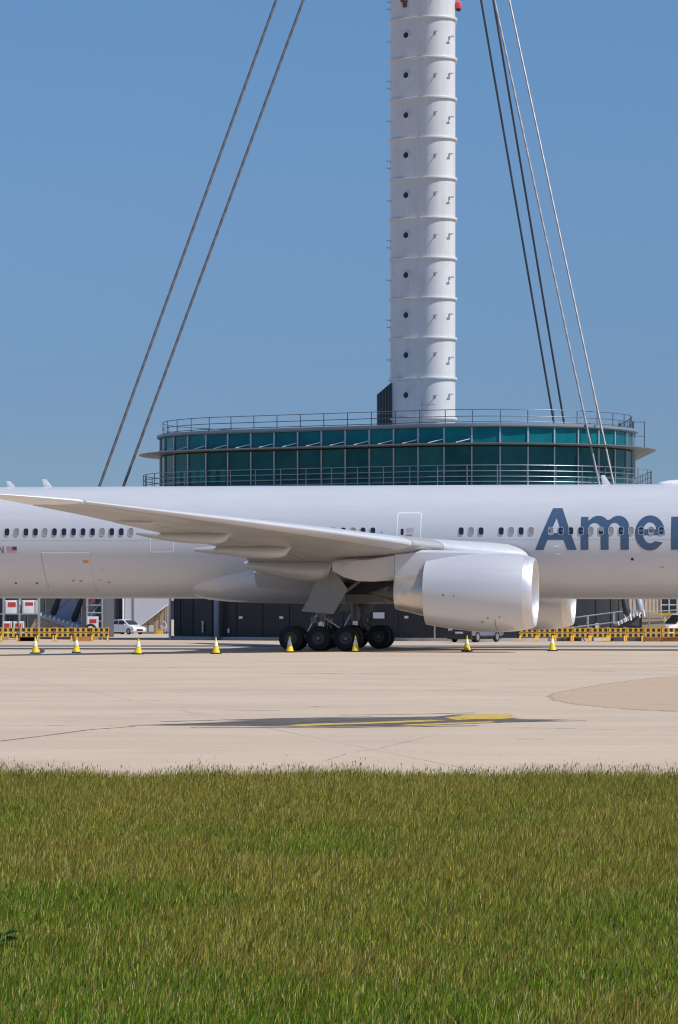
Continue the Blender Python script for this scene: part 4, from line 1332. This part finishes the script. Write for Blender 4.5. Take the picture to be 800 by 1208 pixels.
def pickup(loc, rz, label):
    c = thing('pickup_truck', label, 'pickup truck', loc, rz)
    prism_x([(-2.35, .55), (-2.38, .95), (-2.25, 1.08), (-1.0, 1.16), (2.55, 1.16), (2.6, .55), (2.4, .42), (-2.2, .42)], -.88, .88, .06).build('body', 'carblue', c, bevel=.04)
    cab = [(-1.15, 1.14), (-.5, 1.72), (1.35, 1.76), (1.6, 1.14)]
    MB().loft([[(-.8 + max(0, p[1] - 1.2) * .25, p[0], p[1]) for p in cab], [(.8 - max(0, p[1] - 1.2) * .25, p[0], p[1]) for p in cab]]).build('cab', 'carblue', c, bevel=.05)
    MB().add([(-.68, -1.12, 1.2), (.68, -1.12, 1.2), (.6, -.57, 1.69), (-.6, -.57, 1.69)], [(0, 1, 2, 3)]).build('windscreen', 'carglass', c, smooth=0)
    MB().bx(-.9, .9, -2.5, -2.37, .22, .74).build('bumper', 'bumper', c, bevel=.03)
    MB().bx(-.78, .78, -2.3, 2.4, .20, .47).build('underbody', 'bumper', c, smooth=0)
    MB().bx(-.5, .5, -2.41, -2.375, .76, .98).build('grille', 'bumper', c, smooth=0)
    MB().bx(-.27, .27, -2.53, -2.505, .58, .70).build('number_plate', 'white', c, smooth=0)
    for s_ in (-1, 1):
        MB().bx(s_ * .54, s_ * .84, -2.41, -2.36, .78, .98).build('headlight', 'lip', c, smooth=0)
        MB().add([(s_ * .79, -.85, 1.22), (s_ * .69, -.42, 1.64), (s_ * .69, .3, 1.66), (s_ * .79, .3, 1.22)], [(0, 1, 2, 3)]).build('side_window', 'carglass', c, smooth=0)
        MB().bx(s_ * .83, s_ * .9, -1.0, 1.0, .36, .44).build('sill', 'bumper', c, smooth=0)
        for y in (-1.5, 1.5):
            car_wheel(c, s_ * .82, y, .36)
    return c
pickup((wx(561, 226), 226, 0), R(-28), 'blue-grey pickup truck half hidden behind the near engine')

# ------------------------------------------------------------------ left-hand background (behind the barriers)
YL = 240.0
def X(px, Y=YL): return wx(px, Y)
def Z(py, Y=YL): return wz(py, Y)
bd = thing('cargo_shed', 'dark grey panelled shed at the far left behind the storage rack', 'building', (X(50, 268), 268, 0))
SR = X(122.5, 268) - X(50, 268)
MB().bx(-32, SR, 0, 12, -.3, 9).build('wall', 'darkgrey', bd, smooth=0)
m = MB()
for k in range(24):
    x = -29.6 + k * 1.42
    m.bx(x, x + .06, -.04, 0, -.2, 8.9)
m.build('wall_ribs', 'geargrey', bd, smooth=0)
MB().bx(-32.2, SR + .2, -.3, 12.2, 9, 9.4).build('roof', 'concrete', bd, smooth=0)
MB().bx(X(116, 268) - bd.location.x, X(121, 268) - bd.location.x, -.12, -.05, -.2, 5).build('door', 'charcoal', bd, smooth=0)
# tall narrow cladding left of the white pole
sb = thing('panelled_annexe', 'dark grey annexe of upright panels between the trestle tower and the white pole', 'building', (X(134, 356), 356, -.45))
MB().bx(-1.7, 1.05, 0, 5, -.2, 9.0).build('wall', 'darkgrey', sb, smooth=0)
for dx, mt in ((-1.55, 'bluegrey'), (-.95, 'charcoal'), (-.2, 'geargrey'), (.55, 'charcoal')):
    MB().bx(dx, dx + .42, -.06, 0, -.1, 8.8).build('panel', mt, sb, smooth=0)
tag(MB().tube([(0, 0, -.1), (0, 0, 9)], .09, 12).build('pole', 'white'), 'white pole between the dark annexe and the pale stair tower', 'pole')
bpy.data.objects['pole'].location = (X(145.3, 352), 352, -.45)
# pale covered stair tower
YS = 352.0
stt = thing('covered_stair', 'pale grey covered stair with a sloping soffit over tan glazing', 'stair tower', (X(172, YS), YS, -.43))
ox, oz = stt.location.x, stt.location.z
def sp(px, py, dy=0): return (X(px, YS) - ox, dy, Z(py, YS) - oz)
MB().prism([sp(147, 748.5), sp(163, 748.5), sp(166, 738), sp(198.5, 712), sp(198.5, 640), sp(147, 640)], (0, 3, 0)).build('side_panel', 'palewall', stt, smooth=0)
MB().prism([sp(163.2, 748.6, .5), sp(199, 748.6, .5), sp(199, 712.2, .5), sp(166.2, 738.2, .5)], (0, .3, 0)).build('lower_wall', 'tan', stt, smooth=0)
m = MB()
m.tube([sp(157.5, 640, -.06), sp(157.5, 748, -.06)], .06, 8)
m.build('downpipe', 'geargrey', stt)
for a, b in ((168, 174), (175.5, 182)):
    MB().prism([sp(a, 745.5, .42), sp(b, 745.5, .42), sp(b, 737.5, .42), sp(a, 737.5, .42)], (0, .06, 0)).build('window', 'yellow' if False else 'cream', stt, smooth=0)
m = MB()
for px in (167, 174.8, 182.8, 190, 196):
    top = 738.2 - (px - 166.2) * .79
    m.prism([sp(px - .4, 748, .36), sp(px + .4, 748, .36), sp(px + .4, top + 1, .36), sp(px - .4, top + 1, .36)], (0, .05, 0))
m.prism([sp(166, 746.8, .34), sp(199, 746.8, .34), sp(199, 745.8, .34), sp(166, 745.8, .34)], (0, .05, 0))
m.build('glazing_bars', 'geargrey', stt, smooth=0)
MB().prism([sp(165.4, 738.9, -.02), sp(166.8, 737.2, -.02), sp(199.2, 711.2, -.02), sp(199.2, 713, -.02)], (0, -.08, 0)).build('soffit_edge', 'white', stt, smooth=0)
MB().prism([sp(163, 752, -1.4), sp(200, 752, -1.4), sp(200, 748.8, -1.2), sp(163, 748.8, -1.2)], (0, 1.2, 0)).build('ramp', 'concrete', stt, smooth=0)
tag(MB().box((0, 0, .2), (.72, .5, .4)).box((0, 0, .43), (.78, .56, .07)).build('grit_bin', 'yellow', bevel=.03), 'small yellow bin on the ground below the covered stair', 'bin')
bpy.data.objects['grit_bin'].location = (X(188, 349), 349, -.42)
hc = thing('hose_cart', 'pale hand cart with an upright handle standing behind the yellow bin', 'cart', (X(193, 350.6), 350.6, -.42))
MB().bx(-.28, .28, -.2, .2, .22, .3).build('tray', 'galv', hc, smooth=0)
MB().tube([(-.2, .15, .3), (-.28, .2, .9), (-.1, .22, 1.25), (.1, .22, 1.25), (.28, .2, .9), (.2, .15, .3)], .035, 8).build('handle', 'white', hc)
MB().lathe([(-.2, .18), (-.2, .2), (.2, .2), (.2, .18)], (0, 0, .62), 'y', 16, True).build('reel', 'bluegrey', hc)
for s_ in (-1, 1):
    MB().lathe([(-.05, .02), (-.05, .14), (.05, .14), (.05, .02)], (s_ * .3, 0, .14), 'x', 16).build('wheel', 'tyre', hc)
tag(MB().tube([(0, 0, 0), (0, 0, 12)], .10, 12).build('pole', 'white'), 'white pole at the left end of the charcoal wall', 'pole')
bpy.data.objects['pole.001'].location = (X(200.6, 246), 246, 0)
# storage rack with white crates
YR = 243.0
rk = thing('storage_rack', 'grey pipe rack holding white crates at the far left', 'rack', (X(14, YR), YR, 0))
x0_, x1_ = X(-14, YR) - rk.location.x, X(45, YR) - rk.location.x
zs_ = Z(723.2, YR)
m = MB()
for x in (x0_, x0_ + (x1_ - x0_) * .3, x0_ + (x1_ - x0_) * .62, x1_):
    for y in (0, 1.2):
        m.tube([(x, y, 0), (x, y, Z(700, YR))], .045, 8)
m.build('upright', 'galv', rk)
MB().bx(x0_, x1_, -.02, 1.22, zs_ - .1, zs_ - .03).build('shelf', 'galv', rk, smooth=0)
MB().bx(x0_, x1_, -.02, 1.22, .28, .34).build('shelf', 'galv', rk, smooth=0)
def crate(px0, px1, zb, h_, label, red_at):
    xa, xb = X(px0, YR), X(px1, YR)
    wd = xb - xa
    c = thing('crate', label, 'crate', ((xa + xb) / 2, YR + .55, zb), 0, 'white crates on the pipe rack')
    MB().bx(-wd / 2, wd / 2, -.5, .5, 0, h_).build('shell', 'white', c, bevel=.03)
    m_ = MB()
    for t in (-.42, .42):
        m_.bx(wd * t - .03, wd * t + .03, -.53, -.5, .05, h_ - .05)
    m_.build('batten', 'concrete', c, smooth=0)
    MB().bx(-wd * .27, wd * .27, -.52, -.5, h_ * red_at[0], h_ * red_at[1]).build('placard', 'red', c, smooth=0)
    return c
crate(5.5, 22.5, zs_ - .03, .95, 'white crate with a red placard, left one in view on the upper shelf', (.5, .85))
crate(26, 43, zs_ - .03, .95, 'white crate with a red placard, right one on the upper shelf', (.6, .85))
crate(2.5, 13.8, .34, .97, 'narrow white crate with a red placard, left one in view on the lower shelf', (.5, .85))
crate(15.2, 28, .34, .97, 'narrow white crate with a red placard, right one on the lower shelf', (.5, .85))
tag(MB().prism([(-.5, 0, 0), (.45, 0, 0), (.3, 0, .28), (-.35, 0, .34)], (0, .8, 0)).build('salt_bin', 'yellow', bevel=.04), 'yellow plastic tub at the far left edge behind the barriers', 'tub')
bpy.data.objects['salt_bin'].location = (X(1.5, 238), 238, Z(745, 238))
bpy.data.objects['salt_bin'].location.z = .35
MB().bx(-.55, .5, 0, .8, -.35, -.002).build('pallet', 'tan', bpy.data.objects['salt_bin'], smooth=0)
# anchorage of the two left-hand cables
YM = 247.2
lr = thing('cable_anchorage', 'tan concrete wedge with a tilted blue-grey plate where two cables end, at the left', 'anchor block', (X(62, YM), YM, 0))
lx0 = lr.location.x
def lp3(px, py, dy=0): return (X(px, YM) - lx0, dy, Z(py, YM))
MB().prism([lp3(33, 754.5), lp3(95, 754.5), lp3(93, 745), lp3(54, 731.5), lp3(45, 728), lp3(41, 731), lp3(35, 743)], (0, 2.6, 0)).build('block', 'tan', lr, smooth=0, bevel=.03)
MB().prism([lp3(45, 724.5, -.1), lp3(45, 728, -.1), lp3(93, 745.2, -.1), lp3(94, 737.5, -.1)], (0, 2.4, 0)).build('plate', 'bluegrey', lr, smooth=0, bevel=.015)
MB().prism([lp3(52, 724, 2.35), lp3(94, 737.4, 2.35), lp3(90, 722, 2.35), lp3(84, 704, 2.35), lp3(74, 704, 2.35), lp3(56, 719, 2.35)], (0, .12, 0)).build('rear_plate', 'bluegrey', lr, smooth=0)
MB().tube([lp3(48, 724, 2.2), lp3(66, 717, 2.2), lp3(84, 700, 2.2)], .06, 8).build('plate_edge', 'galv', lr)
for i in range(9):
    a, b = Vector(lp3(48 + i * 5.3, 726.2 + i * 1.75, -.16)), Vector(lp3(49 + i * 5.3, 722.8 + i * 1.75, -.16))
    MB().tube([a, b], .06, 8).build('anchor_bolt', 'white', lr)
# trestle tower with white notice board
tw = thing('trestle_tower', 'pale galvanised trestle tower with rungs left of the white hatchback', 'scaffold', (X(112, 242), 242, 0))
wx0 = tw.location.x
for px in (102.5, 120.5):
    for dy in (0, 1.2):
        MB().tube([(X(px, 242) - wx0, dy, 0), (X(px, 242) - wx0, dy, 4.2)], .06, 8).build('post', 'galv', tw)
for i, py in enumerate((744, 733, 723, 714, 706)):
    MB().tube([(X(102.5, 242) - wx0, 0, Z(py, 242)), (X(120.5, 242) - wx0, 0, Z(py, 242))], .045, 8).build('rung', 'galv', tw)
MB().tube([(X(102.5, 242) - wx0, 0, Z(733, 242)), (X(120.5, 242) - wx0, 1.2, Z(706, 242))], .04, 8).build('brace', 'galv', tw)
MB().tube([(X(106, 242) - wx0, -.1, Z(712, 242)), (X(113, 242) - wx0, -.1, Z(706, 242))], .05, 8).build('red_strut', 'red', tw)
nb = thing('notice_board', 'square white notice board with a red panel on the trestle tower', 'sign', (X(109.7, 241.7), 241.7, Z(742, 241.7)))
MB().bx(-.40, .40, -.03, .03, 0, .90).build('board', 'white', nb, smooth=0)
MB().bx(-.25, .25, -.04, -.03, .42, .70).build('panel', 'red', nb, smooth=0)
ty = thing('spare_tyre', 'black tyre leaning below the white notice board', 'tyre', (X(107, 240.5), 240.5, .3))
MB().lathe([(-.1, .26), (-.1, .4), (-.05, .44), (.05, .44), (.1, .4), (.1, .26), (-.1, .26)], (0, 0, .42), 'y', 28).build('casing', 'tyre', ty)
MB().bx(-.5, .5, -.3, .6, -.3, -.002).build('stand', 'tan', ty, smooth=0)

# ------------------------------------------------------------------ right-hand background
YG = 231.6
gw = thing('gangway', 'sloping gangway with pipe handrails in front of the charcoal wall', 'gangway', (X(712, YG), YG, 0))
gx = gw.location.x
def g3(px, py, dy=0): return (X(px, YG) - gx, dy, Z(py, YG))
MB().prism([g3(655, 752), g3(745, 741), g3(745, 742.6), g3(655, 753.6)], (0, 1.2, 0)).build('deck', 'geargrey', gw, smooth=0)
for dy in (0, 1.15):
    for (ya, yb) in ((731, 719.8), (742, 732)):
        MB().tube([g3(660, ya, dy), g3(745, yb, dy)], .04, 8).build('handrail', 'galv', gw)
    for px in (663, 694, 725, 744):
        t = (px - 660) / 85
        MB().tube([g3(px, 752 - 11 * t, dy), g3(px, 731 - 11.2 * t, dy)], .045, 8).build('post', 'galv', gw)
for px in (668, 700, 740):
    MB().tube([g3(px, 751 - 11 * (px - 660) / 85, .6), (X(px, YG) - gx, .6, 0)], .07, 8).build('leg', 'galv', gw)
# anchorage of the two right-hand cables
YT = 230.6
stp = thing('cable_anchorage', 'tan concrete block with a dark stepped flank where two bright cables end, at the right', 'anchor block', (X(757, YT), YT, 0))
tx = stp.location.x
def t3(px, py, dy=0): return (X(px, YT) - tx, dy, Z(py, YT))
MB().prism([t3(757.2, 757), t3(790, 757), t3(787, 742), t3(781, 725), t3(775, 723.2), t3(757.2, 722.5)], (0, 2.4, 0)).build('block', 'tan', stp, smooth=0, bevel=.04)
m = MB()
for py in (729, 735):
    m.prism([t3(757.4, py, -.012), t3(783, py, -.012), t3(783, py + .5, -.012), t3(757.4, py + .5, -.012)], (0, .01, 0))
m.build('joint', 'geargrey', stp, smooth=0)
MB().prism([t3(723, 757, .1), t3(757, 757, .1), t3(757, 724.5, .1), t3(727, 739.5, .1)], (0, 2.2, 0)).build('flank', 'darkgrey', stp, smooth=0)
MB().prism([t3(727, 739.4), t3(757.1, 724.4), t3(757.1, 721), t3(727, 736.2)], (0, 2.3, 0)).build('plate', 'bluegrey', stp, smooth=0, bevel=.01)
for i in range(8):
    px, py = 730 + i * 3.6, 736.5 - i * 1.85
    MB().tube([t3(px, py + 1.2, -.06), t3(px - 1.0, py - 3.4, -.06)], .065, 8).build('anchor_bolt', 'white', stp)
MB().tube([t3(745, 719.8, -.3), t3(765, 722.0, -.3), t3(800, 719.5, -.3), t3(830, 719.5, -.3)], .04, 8).build('handrail', 'galv', stp)
for px in (765, 800, 829):
    MB().tube([t3(px, 722 if px < 780 else 719.5, -.3), (X(px, YT) - tx, -.3, 0)], .04, 8).build('rail_post', 'galv', stp)
# terminal wing with cream wall and dark windows
YB = 262.0
tb = thing('terminal_wing', 'cream walled low building with dark windows at the right edge', 'building', (X(765, YB), YB, 0))
bx0 = tb.location.x
MB().bx(X(742, YB) - bx0, 34, 0, 14, -.1, 9.5).build('wall', 'cream', tb, smooth=0)
MB().bx(X(742, YB) - bx0 - .3, 34.3, -.4, 14.3, 9.5, 9.9).build('roof', 'concrete', tb, smooth=0)
m = MB()
for k in range(24):
    x = X(742, YB) - bx0 + .3 * k
    m.bx(x, x + .05, -.03, 0, 0, 9.4)
m.build('wall_ribs', 'tan', tb, smooth=0)
for k in range(14):
    x = X(779.3, YB) - bx0 + k * .62
    f_ = MB().bx(x, x + .07, -.1, 0, Z(726, YB), Z(690, YB)).build('window', 'white', tb, smooth=0)
    MB().bx(x + .071, x + .619, -.05, -.01, Z(725.5, YB), Z(690, YB)).build('pane', 'carglass', f_, smooth=0)
    if k < 12:
        MB().bx(x + .071, x + .619, -.06, -.051, Z(714, YB), Z(713, YB)).build('transom', 'white', f_, smooth=0)
tag(MB().bx(0, 5.5, -.1, .1, 0, .2).bx(.1, .22, -.05, .05, -1.72, 0).bx(2.5, 2.62, -.05, .05, -1.72, 0).bx(5.2, 5.32, -.05, .05, -1.72, 0).build('height_bar', 'yellow', smooth=0), 'yellow height bar on posts in front of the dark windows', 'height bar')
bpy.data.objects['height_bar'].location = (X(778, 245), 245, 1.72)
# white van nose at the right edge
def van(loc, rz, label):
    c = thing('van', label, 'van', loc, rz)
    prism_x([(-2.3, .35), (-2.35, .8), (-2.2, 1.0), (-1.55, 1.12), (2.4, 1.12), (2.4, .35)], -.9, .9, .05).build('body', 'carwhite', c, bevel=.05)
    prof = [(-1.6, 1.1), (-.85, 1.82), (-.4, 1.9), (2.38, 1.9), (2.4, 1.1)]
    MB().loft([[(-.88 + max(0, p[1] - 1.1) * .12, p[0], p[1]) for p in prof], [(.88 - max(0, p[1] - 1.1) * .12, p[0], p[1]) for p in prof]]).build('roof', 'carwhite', c, bevel=.05)
    MB().add([(-.76, -1.57, 1.16), (.76, -1.57, 1.16), (.70, -.93, 1.77), (-.70, -.93, 1.77)], [(0, 1, 2, 3)]).build('windscreen', 'carglass', c, smooth=0)
    MB().bx(-.9, .9, -2.42, -2.3, .3, .6).build('bumper', 'bumper', c, bevel=.03)
    for s_ in (-1, 1):
        MB().bx(s_ * .5, s_ * .82, -2.37, -2.3, .7, .9).build('headlight', 'lip', c, smooth=0)
        MB().add([(s_ * .885, -1.2, 1.2), (s_ * .83, -.7, 1.7), (s_ * .83, .1, 1.72), (s_ * .885, .1, 1.2)], [(0, 1, 2, 3)]).build('side_window', 'carglass', c, smooth=0)
        MB().box((s_ * 1.0, -1.15, 1.25), (.16, .12, .2)).build('mirror', 'bumper', c, bevel=.03)
        for y in (-1.5, 1.5):
            car_wheel(c, s_ * .82, y, .33)
    return c
van((X(812, 243), 243, 0), R(-62), 'white van nosing in at the right edge behind the barriers')
# long low terminal far behind, closing the horizon
ft = thing('distant_terminal', 'long low grey terminal far behind the apron', 'building', (0, 900, -.9))
MB().bx(-420, 420, 0, 40, 0, 5).build('wall', 'darkgrey', ft, smooth=0)
MB().bx(-422, 422, -2, 42, 5, 5.8).build('roof', 'concrete', ft, smooth=0)

# ------------------------------------------------------------------ grass: one sheet of separate blades
def vnoise(x, y, s_, seed):
    r_ = np.random.default_rng(seed)
    G = r_.random((128, 128))
    u, v = x / s_ + 1000, y / s_ + 1000
    i, j = np.floor(u).astype(int), np.floor(v).astype(int)
    fu, fv = u - i, v - j
    fu, fv = fu * fu * (3 - 2 * fu), fv * fv * (3 - 2 * fv)
    g = lambda a, b: G[a % 128, b % 128]
    return (g(i, j) * (1 - fu) + g(i + 1, j) * fu) * (1 - fv) + (g(i, j + 1) * (1 - fu) + g(i + 1, j + 1) * fu) * fv
def field(n, hmin, hmax, wmin, wmax, kind, seed, y0=15.5):
    r_ = np.random.default_rng(seed)
    y = y0 + (GRASS_EDGE + .25 - y0) * r_.random(n) ** .9
    hw = 2.4 + y * .118
    x = (r_.random(n) * 2 - 1) * hw
    edge = GRASS_EDGE - .05 + .35 * (vnoise(x, x * 0, .5, 3) - .5) + .5 * (vnoise(x, x * 0, 2.2, 4) - .5)
    k = y < edge
    x, y = x[k], y[k]
    n = len(x)
    h = hmin + (hmax - hmin) * r_.random(n) ** 1.5
    h *= .85 + .5 * np.clip((y - 20) / 22, 0, 1)
    h *= .55 + .6 * vnoise(x, y, .9, 5) + .35 * vnoise(x, y, .22, 6)
    wd = wmin + (wmax - wmin) * r_.random(n)
    an = r_.random(n) * 2 * np.pi
    lean = (.12 + .65 * r_.random(n)) * h
    la = r_.normal(.3, 1.2, n)
    dx, dy = np.cos(la) * lean, np.sin(la) * lean * .7
    ca, sa = np.cos(an) * wd / 2, np.sin(an) * wd / 2
    z0 = np.zeros(n)
    V = np.empty((n, 5, 3), np.float32)
    V[:, 0] = np.stack([x - ca, y - sa, z0 - .01], 1)
    V[:, 1] = np.stack([x + ca, y + sa, z0 - .01], 1)
    wk = .85 if kind == 'blade' else 1.0
    V[:, 2] = np.stack([x + ca * wk + dx * .35, y + sa * wk + dy * .35, h * .58], 1)
    V[:, 3] = np.stack([x - ca * wk + dx * .35, y - sa * wk + dy * .35, h * .58], 1)
    V[:, 4] = np.stack([x + dx, y + dy, h], 1)
    # colour of each blade: green, olive, straw in drifts
    a = vnoise(x, y * .8, 2.1, 21)
    b = vnoise(x, y, .7, 22)
    far = np.clip((y - 17) / 22, 0, 1)
    dry = np.clip(-.02 + .56 * far ** .6 + .95 * (a - .5) + .6 * (b - .5) + .22 * r_.normal(0, 1, n), 0, 1)
    lum = (.30 + 1.45 * r_.random(n) ** 1.3)[:, None]
    g = np.stack([.115 + .06 * r_.random(n), .205 + .07 * r_.random(n), .010 + .010 * r_.random(n)], 1) * lum * 1.12
    s_ = np.stack([.29 + .12 * r_.random(n), .235 + .08 * r_.random(n), .045 + .03 * r_.random(n)], 1) * lum * 1.15
    c = g * (1 - dry[:, None]) + s_ * dry[:, None]
    if kind == 'stem':
        c = np.stack([.26 + .14 * r_.random(n), .22 + .10 * r_.random(n), .05 + .04 * r_.random(n)], 1)
    if kind == 'straw':
        c = np.stack([.60 + .25 * r_.random(n), .54 + .2 * r_.random(n), .24 + .15 * r_.random(n)], 1)
    return V, np.repeat(c[:, None, :], 5, 1)
def heads(n, seed, h0=.06, h1=.19, y0=15.5):
    """stalks with a slim brownish seed head"""
    r_ = np.random.default_rng(seed)
    V1, c1 = field(n, h0, h1, .0022, .0035, 'stem', seed, y0)
    tip = V1[:, 4]
    m_ = len(tip)
    L = .025 + .04 * r_.random(m_)
    wd = (.0035 + .0045 * r_.random(m_)) * (1 + .8 * (y0 > 40))
    an = r_.random(m_) * np.pi
    V = np.empty((m_, 5, 3), np.float32)
    ca, sa = np.cos(an) * wd / 2, np.sin(an) * wd / 2
    V[:, 0] = tip + np.stack([-ca * .3, -sa * .3, -L * .9], 1)
    V[:, 1] = tip + np.stack([ca * .3, sa * .3, -L * .9], 1)
    V[:, 2] = tip + np.stack([ca, sa, -L * .45], 1)
    V[:, 3] = tip + np.stack([-ca, -sa, -L * .45], 1)
    V[:, 4] = tip + np.stack([0 * ca, 0 * sa, L * .15], 1)
    c = np.stack([.22 + .13 * r_.random(m_), .175 + .09 * r_.random(m_), .045 + .04 * r_.random(m_)], 1) * (.7 + 1.5 * (r_.random(m_) < .42))[:, None]
    return np.concatenate([V1, V]), np.concatenate([c1, np.repeat(c[:, None, :], 5, 1)])
wd_ = thing('weed', 'dark green broad-leaved weed standing in the grass at the left edge', 'weed', (-2.235, 22.4, -.02))
for i in range(9):
    a = i * 2.4
    l_ = .10 + .05 * random.random()
    d_ = Vector((math.cos(a), math.sin(a), 0))
    sdv = Vector((-math.sin(a), math.cos(a), 0)) * .013
    z0 = .05 + .012 * i
    MB().add([d_ * .005 + Vector((0, 0, z0)), d_ * l_ * .45 + sdv + Vector((0, 0, z0 + .045)), d_ * l_ + Vector((0, 0, z0 + .03)), d_ * l_ * .45 - sdv + Vector((0, 0, z0 + .045))], [(0, 1, 2), (0, 2, 3)]).build('leaf', 'weedleaf', wd_, smooth=0)
MB().tube([(0, 0, -.01), (.01, 0, .17)], .004, 6).build('stem', 'weedleaf', wd_)
parts = [field(600000, .035, .145, .0035, .0075, 'blade', 1), heads(70000, 2), heads(7000, 7, .09, .21, 42.5), field(16000, .07, .17, .006, .010, 'blade', 9, 43.6), heads(1500, 8, .12, .26), field(30000, .04, .14, .003, .006, 'straw', 3)]
V = np.concatenate([p[0] for p in parts])
C = np.concatenate([p[1] for p in parts])
n = len(V)
me = bpy.data.meshes.new('grass')
me.vertices.add(n * 5)
me.vertices.foreach_set('co', V.reshape(-1).astype(np.float32))
base = np.arange(n, dtype=np.int32)[:, None] * 5
loops = np.concatenate([base + np.array([0, 1, 2, 3], np.int32), base + np.array([3, 2, 4], np.int32)], 1).reshape(-1)
me.loops.add(n * 7)
me.loops.foreach_set('vertex_index', loops)
me.polygons.add(n * 2)
ls = (np.arange(n, dtype=np.int32)[:, None] * 7 + np.array([0, 4], np.int32)).reshape(-1)
me.polygons.foreach_set('loop_start', ls)
me.update(calc_edges=True)
at = me.color_attributes.new('col', 'FLOAT_COLOR', 'POINT')
rgba = np.ones((n * 5, 4), np.float32)
rgba[:, :3] = C.reshape(-1, 3)
at.data.foreach_set('color', rgba.reshape(-1))
go = link('grass', me, 'grass', None, 0)
go['kind'] = 'stuff'
go['label'] = 'tall rough meadow grass with brown seed heads in the foreground'
